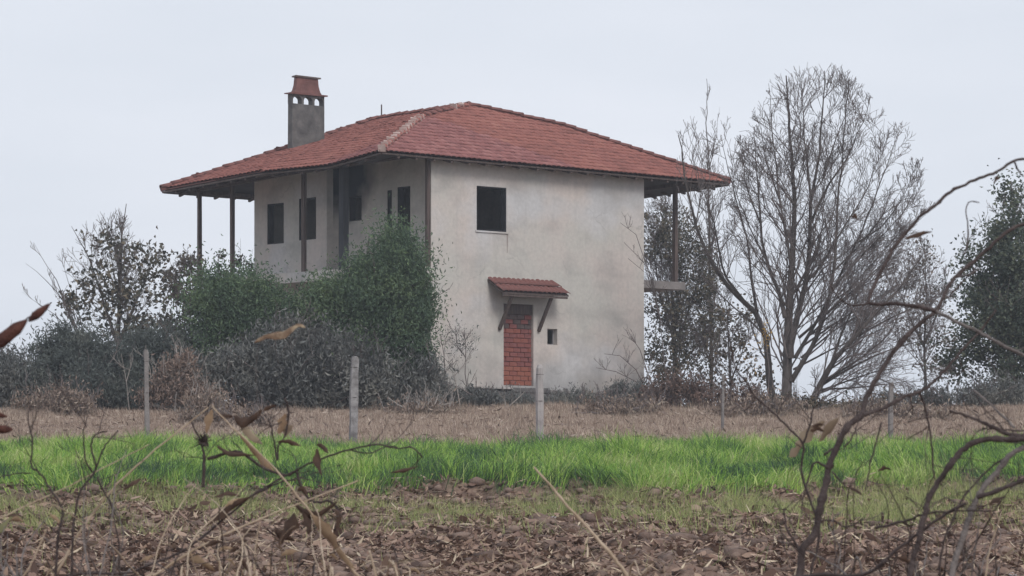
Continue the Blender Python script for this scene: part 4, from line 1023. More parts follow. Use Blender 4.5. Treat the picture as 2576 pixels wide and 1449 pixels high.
# ------------------------------------------------------------------ grass, litter (stuff)
def blades(name, n, xr, yr, h, w, mat, mask=None, seed=1, lean=0.5, fine=False):
    R = np.random.default_rng(seed)
    y = R.uniform(yr[0], yr[1], n); hw = y * 0.155 + 1.0
    x = R.uniform(-1, 1, n) * hw
    if mask is not None:
        k_ = mask(x, y) > R.uniform(0, 1, n); x = x[k_]; y = y[k_]; n = len(x)
    z = G(x, y)
    tuft = 0.2 + 1.1 * (vn3(x / 0.28 + 3, y / 0.4 + 5) + 0.5) * (vn(x / 2.2 + 8, y / 2.2) + .6) + 1.4 * (vn(x / 0.7 + 3, y / 0.9 + 5) + 0.5) * (0.6 + 0.8 * (vn2(x / 2.0, y / 2.5) + 0.5))
    hh = h * R.uniform(0.5, 1.3, n) * tuft
    a = R.uniform(0, 2 * math.pi, n); dx, dy = np.cos(a), np.sin(a)
    wind = vn3(x / 1.6 + 60, y / 1.6)
    lx = hh * lean * (R.normal(0, 0.6, n) + wind * 1.4); ly = hh * lean * R.normal(0, 0.6, n)
    ww = w * R.uniform(0.6, 1.3, n)
    A = np.stack([x - dx * ww / 2, y - dy * ww / 2, z - 0.02], 1); B = np.stack([x + dx * ww / 2, y + dy * ww / 2, z - 0.02], 1)
    C = np.stack([x + lx * .35 + dx * ww * .4, y + ly * .35 + dy * ww * .4, z + hh * .6], 1); D = np.stack([x + lx, y + ly, z + hh * (1 - .25 * np.clip(np.abs(lx) / hh, 0, 1.5))], 1)
    if fine:
        C0 = C - np.stack([dx * ww * .8, dy * ww * .8, 0 * ww], 1)
        V = np.stack([A, B, C0, C, D], 1).reshape(-1, 3); i = np.arange(n)[:, None] * 5
        Q = np.concatenate([i + np.array([q]) for q in ([0, 1, 3], [0, 3, 2], [2, 3, 4])])
    else:
        V = np.stack([A, B, D], 1).reshape(-1, 3); i = np.arange(n)[:, None] * 3
        Q = i + np.array([[0, 1, 2]])
    o = quad_mesh(name, V, Q, mat); tag(o, kind='stuff'); return o
gmat = ramp_mat('lush_grass', [(0.36, (0.05, 0.09, 0.06)), (0.44, (0.11, 0.20, 0.075)), (0.50, (0.20, 0.37, 0.075)), (0.56, (0.35, 0.52, 0.10)), (0.68, (0.54, 0.54, 0.28))], 0.6, island=0.2, trans=0.25, rough=0.8, stretch=(1, 0.45, 1))
g = blades('green_grass', 420000, None, (45, 78), 0.22, 0.0125, gmat, lambda x, y: green_mask(x, y) * np.clip(1.0 + 2.6 * vn2(x / 1.5 + 71, y / 2.6 + 19) + 1.2 * vn(x / .5 + 7, y / .8 + 9), .12, 1), 1, lean=1.1, fine=True)
tag(g, 'bright green strip of uneven grass across the field', 'grass')
dk_ = ramp_mat('dark_grass', [(0.3, (0.045, 0.08, 0.05)), (0.6, (0.08, 0.14, 0.07)), (0.8, (0.14, 0.22, 0.08))], 0.8, island=0.3, trans=0.15)  # coarse grass, its dark tone also painting in the bank shadow
g = blades('dark_grass', 90000, None, (44, 56), 0.20, 0.014, dk_, lambda x, y: green_mask(x, y) * np.clip(2.2 - (y - edge(x, y)) / 1.3, 0, 1) * np.clip((vn(x / 2.2 + 91, y / 9 + 4) + .12) * 5, 0, 1), 14, lean=0.9)
tag(g, 'darker green coarse grass along the ragged lower edge of the green strip', 'grass')
dmat = ramp_mat('dry_grass', [(0.28, (0.19, 0.137, 0.11)), (0.42, (0.30, 0.222, 0.178)), (0.56, (0.42, 0.325, 0.26)), (0.75, (0.60, 0.50, 0.40))], 0.5, stretch=(1, 3.0, 1), island=0.4, trans=0.1)
g = blades('dry_grass', 330000, None, (66, 101), 0.11, 0.018, dmat, lambda x, y: np.clip((y - 66) / 9, 0, 1), 2, lean=0.8)
tag(g, 'flattened brown dry grass between green strip and house', 'dry grass')
g = blades('tall_dry_grass', 26000, None, (80, 98.5), 0.20, 0.012, ramp_mat('tall_dry_grass', [(0.3, (0.20, 0.15, 0.115)), (0.5, (0.32, 0.245, 0.19)), (0.75, (0.52, 0.44, 0.34))], 0.6, island=0.4, trans=0.2),
           lambda x, y: np.clip((vn(x / 1.7 + 80, y / 2.6 + 9) + .12) * 4, 0.03, 1) * np.clip((y - 82) / 12, 0.15, 1), 12, lean=0.35)
tag(g, 'uneven tall dry grass and weed stems along the crest before the house', 'tall grass')
# sparse yellow green tufts among the clods
ymat = ramp_mat('yellow_grass', [(0.2, (0.15, 0.19, 0.08)), (0.5, (0.31, 0.35, 0.13)), (0.8, (0.52, 0.50, 0.25))], 0.8, island=0.5, trans=0.25)
def tuftmask(x, y):
    t = np.clip((vn(x / 0.9 + 12, y / 1.3 + 44) + vn2(x / 0.35 + 12, y / 0.5 + 44) * .6) * 3.4 + .05, 0, 1)
    return t * np.clip((y - 35) / 9, 0.04, 1) ** 1.5 * (1 - green_mask(x, y) * .6)
g = blades('yellow_grass', 280000, None, (29, 54), 0.17, 0.011, ymat, tuftmask, 3, lean=0.75)
tag(g, 'scattered yellow green tufts among the clods', 'grass')

def litter(name, n, yr, size, mat, seed, asp=0.45, curl=0.5, lift=0.05, mask=None):
    R = np.random.default_rng(seed)
    y = R.uniform(*yr, n); x = R.uniform(-1, 1, n) * (y * 0.155 + 0.8)
    if mask is not None:
        k_ = mask(x, y) > R.uniform(0, 1, n); x = x[k_]; y = y[k_]; n = len(x)
    z = G(x, y) + R.uniform(0, lift, n)
    c = np.stack([x, y, z], 1); a = R.uniform(0, 2 * math.pi, n)
    tilt = R.normal(0, 0.45, n)
    d = np.stack([np.cos(a) * np.cos(tilt), np.sin(a) * np.cos(tilt), np.sin(tilt)], 1)
    up = np.array([0, 0, 1.0]) + R.normal(0, 0.45, (n, 3)); s = np.cross(d, up); s /= np.linalg.norm(s, axis=1, keepdims=True); u = np.cross(s, d)
    L = (size * R.uniform(0.4, 1.5, n))[:, None]; Wd = L * (asp * R.uniform(0.5, 1.4, n))[:, None]
    cu = (curl * R.uniform(-.6, 1.2, n))[:, None]
    Vv = [c - d * L * .5 + u * L * cu * .25, c - d * L * .15 + s * Wd * .5 + u * Wd * cu * .5, c - d * L * .15 - s * Wd * .5 + u * Wd * cu * .5,
          c + d * L * .2 + s * Wd * .45 + u * Wd * cu * .5, c + d * L * .2 - s * Wd * .45 + u * Wd * cu * .5, c + d * L * .55 + u * L * cu * .3, c - d * L * .1]
    V = np.stack(Vv, 1).reshape(-1, 3); i = np.arange(n)[:, None] * 7
    Q = np.concatenate([i + np.array([q]) for q in ([0, 1, 2], [1, 3, 2], [2, 3, 4], [3, 5, 4])])
    o = quad_mesh(name, V, Q, mat); tag(o, kind='stuff'); return o
lm = ramp_mat('leaf_litter', [(0.15, (0.085, 0.052, 0.041)), (0.35, (0.185, 0.118, 0.092)), (0.62, (0.27, 0.178, 0.137)), (0.86, (0.39, 0.28, 0.21)), (0.98, (0.56, 0.45, 0.36))], 1.2, island=0.75, trans=0.1)
lo = litter('leaf_litter', 130000, (28.2, 52), 0.09, lm, 5, asp=0.36, curl=0.8, lift=0.07, mask=lambda x, y: (1 - green_mask(x, y)) * np.clip(1.25 - (y - 42) / 14, 0.25, 1) * np.clip(0.5 + vn(x / 1.1 + 5, y / 1.4 + 8) * 2.6, .06, 1))
l2 = litter('leaf_crumbs', 90000, (28.2, 52), 0.05, lm, 15, asp=0.5, curl=0.9, lift=0.05, mask=lambda x, y: (1 - green_mask(x, y) * .8) * np.clip(0.6 + vn2(x / .8 + 5, y / 1.0 + 8) * 2.2, .08, 1))
tag(l2, 'small leaf crumbs and husks filling the gaps of the ploughed strip', 'leaf crumbs')
l3 = litter('curled_leaf_litter', 1500, (28.2, 44), 0.14, lm, 16, asp=0.42, curl=1.3, lift=0.1)
tag(l3, 'larger curled dead leaves lying over the nearest clods', 'leaf litter')
tag(lo, 'crumpled brown leaves and maize residue over the ploughed strip', 'leaf litter')
st = litter('straw', 13000, (28.5, 53), 0.17, ramp_mat('straw', [(0.2, (0.26, 0.19, 0.13)), (0.8, (0.50, 0.41, 0.30))], 2, island=0.7), 6, asp=0.09, curl=0.25, lift=0.09)
tag(st, 'pale straw stalks strewn over the ploughed soil', 'straw')
dg = litter('field_debris', 9000, (75, 98), 0.16, ramp_mat('field_debris', [(0.2, (0.12, 0.085, 0.07)), (0.8, (0.40, 0.32, 0.26))], 2, island=0.7), 8, asp=0.2, curl=0.6, lift=0.12)
tag(dg, 'dry stalks strewn over the brown field before the house', 'straw')

# clods: lumps of soil proud of the surface; the large ones
def clods(n, yr, seed, rmin, rmax):
    R = np.random.default_rng(seed)
    t = (1 + 5 ** .5) / 2
    ico = np.array([(-1,t,0),(1,t,0),(-1,-t,0),(1,-t,0),(0,-1,t),(0,1,t),(0,-1,-t),(0,1,-t),(t,0,-1),(t,0,1),(-t,0,-1),(-t,0,1)], float); ico /= np.linalg.norm(ico[0])
    fc = np.array([(0,11,5),(0,5,1),(0,1,7),(0,7,10),(0,10,11),(1,5,9),(5,11,4),(11,10,2),(10,7,6),(7,1,8),(3,9,4),(3,4,2),(3,2,6),(3,6,8),(3,8,9),(4,9,5),(2,4,11),(6,2,10),(8,6,7),(9,8,1)])
    y = R.uniform(*yr, n); x = R.uniform(-1, 1, n) * (y * .155 + .8)
    k_ = (1 - green_mask(x, y)) > R.uniform(0, 1, n); x = x[k_]; y = y[k_]; n = len(x)
    r = R.uniform(rmin, rmax, n) * R.uniform(.5, 1, n)
    V = ico[None] * (1 + R.normal(0, .22, (n, 12, 1))) * np.stack([r * R.uniform(.8, 1.6, n), r * R.uniform(.8, 1.4, n), r * .7], 1)[:, None, :] + np.stack([x, y, G(x, y) + r * .2], 1)[:, None, :]
    Q = (fc[None] + (np.arange(n) * 12)[:, None, None]).reshape(-1, 3)
    return V.reshape(-1, 3), Q
V_, Q_ = clods(12000, (28.2, 53), 9, 0.03, 0.10)
cm = ramp_mat('clod', [(0.2, (0.08, 0.054, 0.044)), (0.5, (0.17, 0.118, 0.096)), (0.85, (0.30, 0.22, 0.175))], 9, island=0.4, bump=.5)
o = quad_mesh('soil_clods', V_, Q_, cm); tag(o, 'lumpy purplish brown clods of the ploughed strip', 'soil clods', kind='stuff')
V_, Q_ = clods(150, (29, 53), 10, 0.015, 0.04)
o = quad_mesh('pebbles', V_, Q_, M['stone']); tag(o, 'small pale pebbles sprinkled over the ploughed strip', 'pebbles', kind='stuff')

# ------------------------------------------------------------------ foreground shrubs and dead stalks
def smooth(pl, n=5):
    pl = np.asarray(pl, float)
    if len(pl) < 3: return pl
    out = []
    for i in range(len(pl) - 1):
        p0 = pl[max(i-1, 0)]; p1 = pl[i]; p2 = pl[i+1]; p3 = pl[min(i+2, len(pl)-1)]
        for t in np.linspace(0, 1, n, endpoint=False):
            out.append(0.5*((2*p1)+(-p0+p2)*t+(2*p0-5*p1+4*p2-p3)*t*t+(-p0+3*p1-3*p2+p3)*t**3))
    out.append(pl[-1]); return np.array(out)
def fg(name, label, cat, Y, polys, mat, foot, seed=1, part='stem', footr=None):
    """polys: list of (pixel polyline, start radius px, end radius px, depth offset start, end)"""
    R = np.random.default_rng(seed)
    b0 = np.array([(foot - CX) / FPX * Y, Y, 0.0]); b0[2] = float(G(b0[0], Y)) - 0.02
    root = empty(name, tuple(b0)); tag(root, label, cat)
    for item in polys:
        pl, r0, r1 = item[:3]; d0, d1 = (item[3], item[4]) if len(item) > 4 else (0, 0)
        mm = item[5] if len(item) > 5 else mat
        n = len(pl); dd = np.linspace(d0, d1, n)
        pts = np.array([P(x, y, Y + dd[i]) for i, (x, y) in enumerate(pl)])
        if pl[0][1] >= 1436 and pl[0][0] > -50:     # runs on below the frame to the ground
            e = b0.copy(); out = pts[0] + unit(pts[0] - pts[1]) * 0.22; mid = out * .5 + e * .5
            pts = np.vstack([e, mid, out, pts]); rr = np.concatenate([[r0 * 1.3, r0 * 1.2, r0 * 1.05], np.linspace(r0, r1, n)])
        else: rr = np.linspace(r0, r1, n)
        k0 = len(pts); sp = smooth(pts, 5); rs = np.interp(np.linspace(0, k0 - 1, len(sp)), np.arange(k0), rr) / FPX * Y
        rs = rs * 0.88 * (1 + R.normal(0, .07, len(rs)))
        kn = R.random(len(rs)) < .12; rs[kn] *= 1.25      # buds / nodes
        sp = sp + R.normal(0, .0007, sp.shape)
        mb = MB(); mb.tube(sp - b0, rs, 7); mb.build(part, M[mm], root, smooth=True)
        if cat in ('shrub', 'twig') and r0 >= 3:
            tw = MB(); js = [j for j in range(2, len(sp) - 1) if CAMZ - 0.2 < sp[j][2] < CAMZ + 0.3 and sp[j][1] < 9]
            for _ in range(max(2, len(js) // 5) if js else 0):
                j = js[R.integers(0, len(js))]; ax = unit(sp[j + 1] - sp[j - 1]); sd_ = unit(np.cross(ax, R.normal(0, 1, 3)) * np.array([1, .5, 1]))
                nd = unit(ax * .6 + sd_ * .8); q = sp[j] - b0
                branch(tw, q, nd, R.uniform(.04, .15), 1.5 / FPX * Y, 0, 1, up=.05, spread=.6, nseg=5, kids=(2,), twist=.22, rmin=.0005, R=R)
            if tw.n: tw.build('side_twigs', M[mm], root)['kind'] = 'stuff'
    return root

fr = fg('thorny_shrub', 'near dark bare shrub arching up through the right of the picture', 'shrub', 7.0, [
    ([(2012,1449),(2019,1383),(2049,1343),(2062,1283),(2075,1226),(2085,1179),(2102,1133),(2132,1073),(2169,1046)], 11, 9, 0, .1),
    ([(2169,1046),(2178,1005),(2206,951),(2246,888),(2306,820),(2354,783),(2382,728),(2406,695),(2466,643),(2526,588),(2600,550)], 8, 5, .1, .5),
    ([(2354,783),(2278,766),(2186,763)], 7, 5, .25, .3),
    ([(2186,763),(2194,727),(2234,651),(2253,617),(2313,546),(2356,514),(2391,482),(2452,453),(2509,432),(2551,405),(2600,400)], 6, 4, .3, .6),
    ([(2354,783),(2393,803),(2461,835),(2513,863),(2600,905)], 5, 5, .25, .1, 'twig_grey'),
    ([(2169,1046),(2222,1026),(2272,999),(2312,986),(2345,963),(2378,931),(2425,875),(2461,839),(2505,780)], 6, 3, .1, .3),
    ([(2312,986),(2322,1009),(2332,1049),(2342,1099),(2348,1182),(2352,1206)], 4, 2, .2, .2),
    ([(2186,763),(2145,768),(2105,745),(2080,700)], 3, 1.5, .3, .3),
    ([(2218,1062),(2202,1122),(2189,1166),(2179,1232)], 3, 2, .1, .1),
    ([(2551,405),(2562,430),(2576,445)], 3, 2, .6, .6),
    ([(2406,695),(2440,690),(2470,672)], 4, 1.5, .3, .4),
    ([(2390,742),(2430,700),(2458,668)], 3, 1.5, .3, .4),
    ([(2425,640),(2436,600),(2430,530),(2440,508),(2462,510)], 2.5, 1.5, .5, .6),
    ([(2092,1186),(2128,1222)], 3, 1.5), ([(2125,1126),(2149,1089),(2152,1075)], 3, 1.5),
    ([(2085,1179),(2052,1163),(2040,1185),(2022,1242),(2017,1292)], 4, 1.5),
    ([(2072,1146),(2095,1125)], 4, 3),
    ([(2246,888),(2262,850),(2252,800)], 2.2, 1.2, .2, .2), ([(2206,951),(2240,965),(2270,1000)], 2.5, 1.2, .2, .2),
    ([(2282,1062),(2330,1052),(2345,1046)], 2, 1.2, .1, .1),
    ], 'twig_dark', 2010, seed=2)
fr2 = fg('thorny_shrub', 'near arching brown shoots bowing in from the lower right edge', 'shrub', 6.6, [
    ([(2395,1449),(2402,1412),(2422,1352),(2439,1299),(2455,1259),(2479,1219),(2515,1179),(2545,1142),(2600,1115)], 9, 8, 0, .1, 'twig_grey'),
    ([(2288,1449),(2299,1399),(2312,1359),(2322,1309),(2339,1249),(2365,1206),(2392,1166),(2422,1132),(2455,1112),(2505,1104),(2555,1106),(2600,1098)], 8, 9, 0, .1),
    ([(2600,1100),(2539,1092),(2489,1069),(2439,1049),(2389,1034)], 8, 3, .1, .1),
    ([(2600,1084),(2522,1081),(2472,1077)], 3, 2, .1, .1),
    ([(2552,1076),(2505,1029),(2449,982)], 4, 3, .1, .2, 'twig_grey'),
    ([(2458,1252),(2522,1229),(2600,1198)], 7, 6, 0, 0),
    ([(2172,1446),(2206,1429),(2259,1382),(2319,1336),(2379,1292),(2432,1266)], 6, 4, .1, 0),
    ([(2202,1329),(2272,1312),(2332,1292),(2405,1286),(2489,1286)], 4, 2, .1, 0),
    ([(2545,1142),(2500,1170),(2455,1215),(2425,1249),(2400,1300),(2370,1380),(2362,1449)], 3, 3, .15, .1),
    ([(2245,1349),(2295,1372),(2330,1390),(2400,1402)], 2.5, 1.5, .1, .1),
    ], 'twig_dark', 2360, seed=3)
fr3 = fg('dead_twig', 'thin near twig descending before the foot of the tall bare tree', 'twig', 7.6, [
    ([(2012,1449),(2013,1400),(2005,1372),(1979,1329),(1972,1279)], 5, 2),
    ([(2040,1449),(2060,1330),(2018,1200),(2019,1119),(1979,1072),(1939,1032),(1899,996),(1877,959),(1850,924),(1833,835)], 4, 2),
    ([(2019,1119),(2039,1066),(2049,1026),(2090,990),(2139,972)], 3, 1.5),
    ([(1899,996),(1893,1015),(1870,1035)], 2, 1.2),
    ([(2059,1312),(2095,1310),(2132,1326),(2168,1306)], 3, 2),
    ], 'twig_dark', 2015, seed=4)
fl = fg('dead_twig', 'long dark twig with hanging dead leaves crossing the lower left', 'twig', 8.0, [
    ([(330,1440),(390,1415),(450,1391),(506,1354),(570,1300),(637,1245),(700,1208),(750,1181),(817,1151),(877,1132),(949,1118),(997,1128),(1037,1126),(1065,1152)], 4, 2),
    ([(700,1120),(697,1158),(686,1091),(675,1053)], 3, 2.4), ([(716,1001),(727,1046),(716,1098),(697,1125)], 3.5, 2),
    ([(750,1181),(720,1195),(660,1175),(615,1143),(585,1136),(521,1155)], 3.5, 5),
    ([(637,1245),(700,1215),(760,1200)], 3, 2), ([(877,1132),(930,1140),(975,1122),(1000,1125)], 2, 1.4),
    ([(745,1183),(760,1230),(790,1262),(830,1262),(853,1290),(842,1335)], 4, 3), 
    ([(510,1226),(513,1180),(513,1140),(503,1110),(480,1058)], 5, 2), ([(505,1112),(520,1090)], 2.5, 1), ([(503,1112),(488,1098)], 2.5, 1),
    ([(300,1449),(300,1380),(290,1320),(275,1260)], 3, 2),
    ], 'twig_dark', 420, seed=5)
fl2 = fg('dead_twig', 'upright crooked dark twig at the far lower left', 'twig', 7.5, [
    ([(140,1449),(146,1346),(157,1286),(131,1237),(101,1192),(79,1170),(81,1113),(71,1057),(75,1020)], 4, 1.8), ([(81,1113),(66,1100)], 2, 1),
    ([(79,1190),(40,1192),(0,1200),(-20,1210)], 2, 1.4), ([(160,1290),(150,1340),(148,1380)], 3, 2)], 'twig_dark', 140, seed=6)
fl3 = fg('dead_twig', 'forked curling dark twig between the lower left stalks', 'twig', 7.7, [
    ([(180,1449),(184,1330),(200,1240),(240,1181),(229,1129),(240,1095),(270,1084)], 4, 2),
    ([(240,1181),(255,1140),(270,1114),(296,1084)], 2.6, 1.6), ([(232,1188),(216,1158),(210,1091),(219,1050)], 3, 1.5),
    ([(245,1199),(262,1240),(277,1262),(300,1320)], 3, 2)], 'twig_dark', 180, seed=7)
for lab, pl, r0, r1, ft in [
    ('pale dry stalk slanting up to the dangling leaf cluster', [(142,1440),(210,1327),(277,1237),(393,1129),(525,1024)], 4, 1.6, 120),
    ('pale dry stalk rising from the bottom edge right of the dark twig', [(386,1449),(487,1384),(581,1339),(712,1282),(900,1211)], 3.5, 1.8, 350),
    ('greenish dry stalk slanting in from the left edge', [(-20,1312),(93,1260),(225,1196),(375,1117)], 2.2, 1.2, -30),
    ('straight pale dry stalk slanting left in the lower middle', [(1577,1449),(1533,1390),(1477,1326),(1429,1274),(1385,1222),(1341,1174)], 6, 2.5, 1600),
    ('tan dry stalk falling right from the dangling leaf cluster', [(892,1440),(838,1360),(784,1294),(694,1181),(600,1091),(532,1020)], 4, 1.8, 910)]:
    ftp = ft
    fg('dry_stalk', lab, 'stalk', 7.8, [(pl, r0, r1)], 'stalk', ftp, seed=int(abs(ft)))

M['husk'] = ramp_mat('pale_husk', [(0.3, (0.20, 0.145, 0.105)), (0.7, (0.40, 0.32, 0.23))], 12, trans=0.4)
# dead leaves hanging on the near twigs
def leaf_obj(parent, pl, width, Y, mat='deadleaf', name='dead_leaf', fold=0.35, seed=0, twist=0.6):
    R = np.random.default_rng(seed); b0 = np.array(parent.location)
    c = smooth(np.array([P(x, y, Y) for x, y in pl]), 4); n = len(c); t = np.linspace(0, 1, n)
    pk = R.uniform(.3, .55); w = width / FPX * Y * np.where(t < pk, (t / pk * .97 + .03) ** .8, ((1 - t) / (1 - pk) * .97 + .03) ** .75) * (1 + .22 * np.sin(t * R.uniform(9, 16) + R.uniform(0, 6)))
    d = np.gradient(c, axis=0); d /= np.linalg.norm(d, axis=1, keepdims=True)
    s = np.cross(d, np.array([0, 1.0, 0])); s /= (np.linalg.norm(s, axis=1, keepdims=True) + 1e-9)
    dep = np.array([0, 1.0, 0]); ang = twist * np.sin(t * 3 + seed)
    s = s * np.cos(ang)[:, None] + dep * np.sin(ang)[:, None]
    nn = np.cross(s, d)
    edge = 1 + R.normal(0, .2, n)
    L = c + s * (w * edge / 2)[:, None] + nn * (w * fold)[:, None]; Rr = c - s * (w / 2 * (1 + R.normal(0, .12, n)))[:, None] + nn * (w * fold * .8)[:, None]
    th = nn * 0.0006
    V = np.concatenate([L, c, Rr, L - th, c - th, Rr - th]) - b0; F = []
    for i in range(n - 1):
        for a in (0, n): F.append((a + i, a + i + 1, a + n + i + 1, a + n + i))
        for a in (3*n, 4*n): F.append((a + i, a + n + i, a + n + i + 1, a + i + 1))
    mb = MB(); mb.add(V, F); o = mb.build(name, M[mat], parent, smooth=True); return o
Yl = 8.0
for k_, (pl, w, m_) in enumerate([
    ([(547,1038),(565,1046),(586,1048)], 16, 'deadleaf'), ([(588,1044),(610,1062),(640,1052),(660,1030)], 26, 'deadleaf'), ([(662,1033),(678,1026),(695,1020)], 13, 'deadleaf'),
    ([(697,1112),(725,1112),(758,1122)], 14, 'deadleaf'), ([(795,1118),(812,1124),(826,1140)], 15, 'deadleaf'), ([(797,1128),(800,1160),(809,1196)], 20, 'deadleaf'),
    ([(538,1251),(572,1240),(606,1250)], 14, 'deadleaf'), ([(517,1323),(570,1282),(632,1250)], 22, 'deadleaf'), ([(735,1262),(790,1300),(848,1262)], 22, 'deadleaf'), 
    ([(748,1236),(760,1232),(772,1246)], 16, 'deadleaf'), ([(740,1290),(726,1330),(702,1374)], 34, 'deadleaf'), ([(760,1288),(780,1320),(775,1345)], 26, 'deadleaf'),
    ([(842,1280),(855,1300),(845,1330)], 18, 'deadleaf'), ([(604,1338),(622,1335),(640,1340)], 12, 'deadleaf'), ([(576,1390),(590,1382),(602,1378)], 14, 'deadleaf'), ([(600,1400),(612,1418),(625,1440)], 14, 'deadleaf'),
    ([(980,1190),(1015,1184),(1052,1172)], 10, 'deadleaf'), ([(532,1030),(525,1060),(520,1090)], 20, 'tanleaf'), ([(718,1040),(712,1070),(700,1092)], 26, 'tanleaf'), ([(545,1120),(580,1140),(640,1146)], 16, 'deadleaf')]):
    leaf_obj(fl, pl, w, Yl - .02, m_, seed=k_ + 1)
for k_, (pl, w, m_) in enumerate([([(600,1062),(628,1090),(662,1118)], 26, 'husk'), ([(700,1060),(722,1075),(716,1100)], 30, 'husk'), ([(470,1390),(500,1410),(540,1436)], 22, 'tanleaf'), ([(690,1330),(712,1352),(742,1360)], 26, 'deadleaf')]):
    leaf_obj(fl, pl, w, Yl + .05, m_, seed=50 + k_)
mb = MB(); b0_ = np.array(fl.location); c_ = P(513, 1112, 8.0) - b0_; R_ = np.random.default_rng(8)
for _ in range(34):
    d_ = unit(R_.normal(0, 1, 3) + np.array([0, 0, .5])); mb.tube([c_, c_ + d_ * .008, c_ + d_ * R_.uniform(.012, .024) + R_.normal(0, .006, 3)], [.004, .0022, .0008], 3)
mb.build('seed_head', M['twig_dark'], fl)
tanstalk = [o for o in bpy.data.objects if o.name.startswith('dry_stalk') and 'falling right' in o.get('label', '')][0]
leaf_obj(tanstalk, [(784,1294),(815,1330),(850,1385),(893,1432)], 30, 7.78, 'tanleaf', 'dry_blade', seed=3, fold=.2)
leaf_obj(tanstalk, [(600,1090),(650,1150),(690,1185)], 18, 7.78, 'tanleaf', 'dry_blade', seed=4, fold=.2)
for k_, (pl, w) in enumerate([([(2274,600),(2305,590),(2345,583)], 16), ([(2040,1075),(2052,1070),(2072,1068)], 10), ([(2038,1085),(2056,1080),(2074,1086)], 14), ([(2142,548),(2150,545),(2158,550)], 14), ([(2510,440),(2506,452),(2500,462)], 10)]):
    leaf_obj(fr, pl, w, 7.2, seed=20 + k_)
for k_, (pl, w) in enumerate([([(2000,1120),(2030,1090),(2075,1060)], 34), ([(1985,1150),(2005,1130),(2022,1112)], 22), ([(2060,1110),(2085,1085),(2110,1050)], 26)]):
    leaf_obj(fr3, pl, w, 7.7, 'husk', seed=70 + k_)
# thin extra stalks and broken stems standing close to the camera
RR = np.random.default_rng(77)
for i_, (x0, tx, ty, ht) in enumerate([(60, 120, 1330, 1), (250, 205, 1300, 1), (430, 470, 1340, 0), (640, 655, 1310, 1), (1010, 985, 1370, 0), (2100, 2128, 1320, 1), (2220, 2175, 1362, 0), (2480, 2520, 1290, 1)]):
    q_ = [(x0, 1449), (x0 * .6 + tx * .4 + RR.normal(0, 6), 1449 * .6 + ty * .4), (tx + RR.normal(0, 4), ty)]
    labs = ['short pale broken stalk at the bottom left corner', 'thin rusty stalk right of the bottom left twigs', 'bent dark stub near the foot of the long dark twig', 'thin tan stalk below the hanging dead leaves', 'short dark stub left of the bottom middle', 'thin stub beside the foot of the near shrub', 'short dark stub right of the near shrub foot', 'thin tan stalk among the lower right shoots']
    fg('broken_stalk', labs[i_], 'stalk', 7.3 + RR.uniform(0, .8), [(q_, 2.6, 1.4)], 'stalk' if i_ in (0, 3, 7) else 'twig_dark', x0, seed=90 + i_)
for t_, (x0, x1, n_, top, lab, mt) in enumerate([(-20, 330, 15, 1110, 'fine tangle of thin dry stems filling the bottom left corner', 'twig_grey'), (330, 860, 15, 1180, 'fine tangle of thin stems under the hanging dead leaves', 'stalk'),
        (330, 900, 11, 1230, 'dark broken stems leaning under the long dark twig', 'twig_dark'), (2020, 2560, 16, 1150, 'fine tangle of thin stems between the two near thorny shrubs', 'twig_dark'), (2080, 2600, 9, 1240, 'pale dry stems low at the bottom right corner', 'twig_grey'), (900, 1900, 7, 1390, 'few short dry stems along the bottom middle', 'stalk')]):
    pls = []
    for _ in range(n_):
        a_ = RR.uniform(x0, x1); lean_ = RR.normal(0, 90); h_ = (1449 - top) * RR.uniform(.25, 1.0)
        pl = [(a_, 1449), (a_ + lean_ * .3 + RR.normal(0, 8), 1449 - h_ * .4), (a_ + lean_ * .75 + RR.normal(0, 10), 1449 - h_ * .75), (a_ + lean_ * 1.3 + RR.normal(0, 14), 1449 - h_)]
        pls.append((pl, RR.uniform(1.3, 2.6), .8, RR.uniform(-.6, .6), RR.uniform(-.6, .6)))
    tg = fg('stem_tangle', lab, 'stems', 7.6, pls, mt, (x0 + x1) / 2, seed=120 + t_)
    for _ in range(5 if t_ < 5 else 1):
        pl = pls[RR.integers(0, n_)][0][RR.integers(1, 4)]; d_ = RR.uniform(-.8, .8); l_ = RR.uniform(22, 48)
        leaf_obj(tg, [pl, (pl[0] + l_ * .5, pl[1] + l_ * .5 * d_ - 3), (pl[0] + l_, pl[1] + l_ * d_ + 4)], l_ * .33, 7.6, 'deadleaf' if RR.random() < .6 else 'tanleaf', seed=int(RR.integers(1, 999)))
# reed-like seed heads / leaves cut by the left edge, hovering tan leaf on its own thin stalk
rt_ = fg('seed_stalk', 'dark red brown seed pods on a stalk at the left edge above the hedge', 'seed stalk', 6.5, [([(-60,1449),(-50,1100),(-20,900),(10,860),(60,810),(110,770)], 3, 2)], 'twig_dark', -60, seed=8)
def pod(parent, a, b, w, Y, mat):
    b0 = np.array(parent.location); c = np.array([P(a[0] + (b[0]-a[0])*t, a[1] + (b[1]-a[1])*t, Y) for t in np.linspace(0, 1, 8)])
    r = w / 2 / FPX * Y * np.array([.35, .75, 1, 1.05, 1, .9, .6, .2]) * (1 + rng.normal(0, .07, 8)); mb = MB(); mb.tube(c - b0, r, 8); mb.build('seed_pod', mat, parent, smooth=True)
pmt = ramp_mat('seed_pod', [(0.3, (0.05, 0.022, 0.02)), (0.7, (0.14, 0.06, 0.045))], 60, bump=.5, bscale=300)
pod(rt_, (-25, 880), (68, 805), 36, 6.5, pmt); pod(rt_, (72, 808), (126, 764), 20, 6.5, pmt)
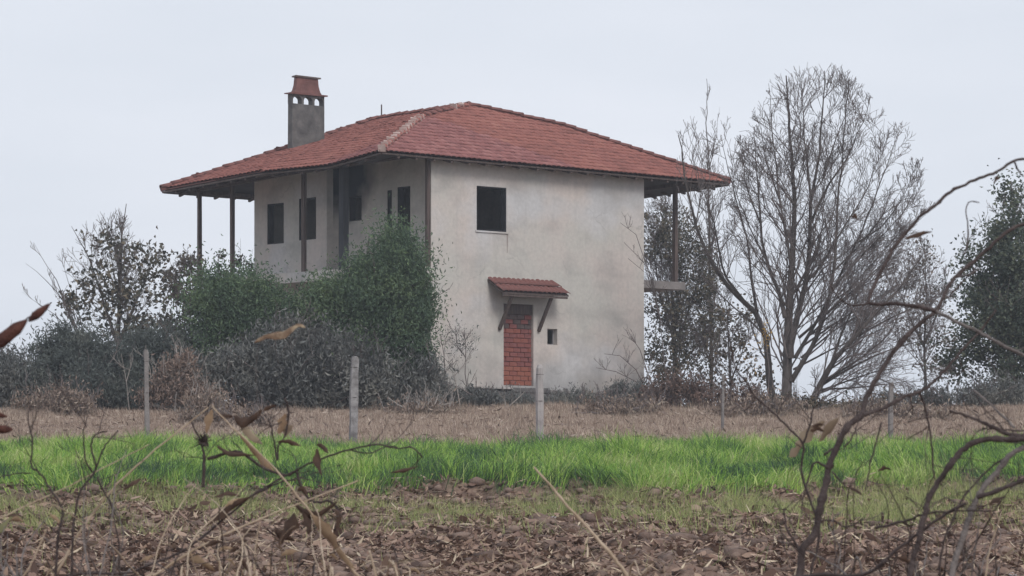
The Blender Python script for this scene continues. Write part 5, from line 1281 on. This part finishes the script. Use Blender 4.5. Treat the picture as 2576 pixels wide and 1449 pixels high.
rt2 = fg('seed_stalk', 'thin stalk with small dark pods at the left edge below the hedge', 'seed stalk', 6.8, [([(-40,1449),(-35,1200),(-25,1060)], 3, 2), ([(-34,1180),(-20,1100),(0,1085)], 2, 1.5)], 'twig_dark', -40, seed=9)
pod(rt2, (-25, 1040), (18, 1048), 14, 6.8, pmt); pod(rt2, (-20, 1080), (32, 1080), 22, 6.8, pmt)
M['curled'] = ramp_mat('curled_leaf_brown', [(0.35, (0.06, 0.035, 0.025)), (0.5, (0.16, 0.105, 0.07)), (0.65, (0.36, 0.29, 0.20))], 28)
rt3 = fg('dry_stalk', 'hair thin stalk bearing one curled tan leaf before the bramble thicket', 'stalk', 7.4, [([(690,1449),(672,1250),(650,1050),(646,900),(665,855),(700,842)], 0.7, 0.5)], 'twig_grey', 690, seed=10)
leaf_obj(rt3, [(640,862),(668,848),(712,838),(748,818),(768,824)], 22, 7.4, 'curled', 'curled_leaf', seed=6, fold=.3)
gl = fg('dry_stalk', 'stalk with olive blade leaf cut by the lower left edge', 'stalk', 7.4, [([(-30,1449),(-25,1380),(-10,1345)], 2, 1.5)], 'stalk', -30, seed=12)
M['olive'] = ramp_mat('olive_leaf', [(0.3, (0.10, 0.10, 0.05)), (0.7, (0.2, 0.19, 0.10))], 20)
leaf_obj(gl, [(-20,1360),(5,1325),(32,1298)], 16, 7.4, 'olive', 'blade_leaf', seed=6, fold=.2)

# ------------------------------------------------------------------ thin damp air
hz = MB(); hz.box((-703, -63, -16), (703, 903, 17.5))
hm = bpy.data.materials.new('haze_air'); hm.use_nodes = True
hm.node_tree.nodes.remove(hm.node_tree.nodes['Principled BSDF'])
pv = hm.node_tree.nodes.new('ShaderNodeVolumePrincipled'); pv.inputs['Color'].default_value = (0.86, 0.91, 1.0, 1); pv.inputs['Density'].default_value = 0.0006
hm.node_tree.links.new(pv.outputs[0], hm.node_tree.nodes['Material Output'].inputs['Volume'])
ho = hz.build('haze', hm); ho['kind'] = 'stuff'; ho['label'] = 'thin damp haze over the field and around the house'; ho['category'] = 'haze'
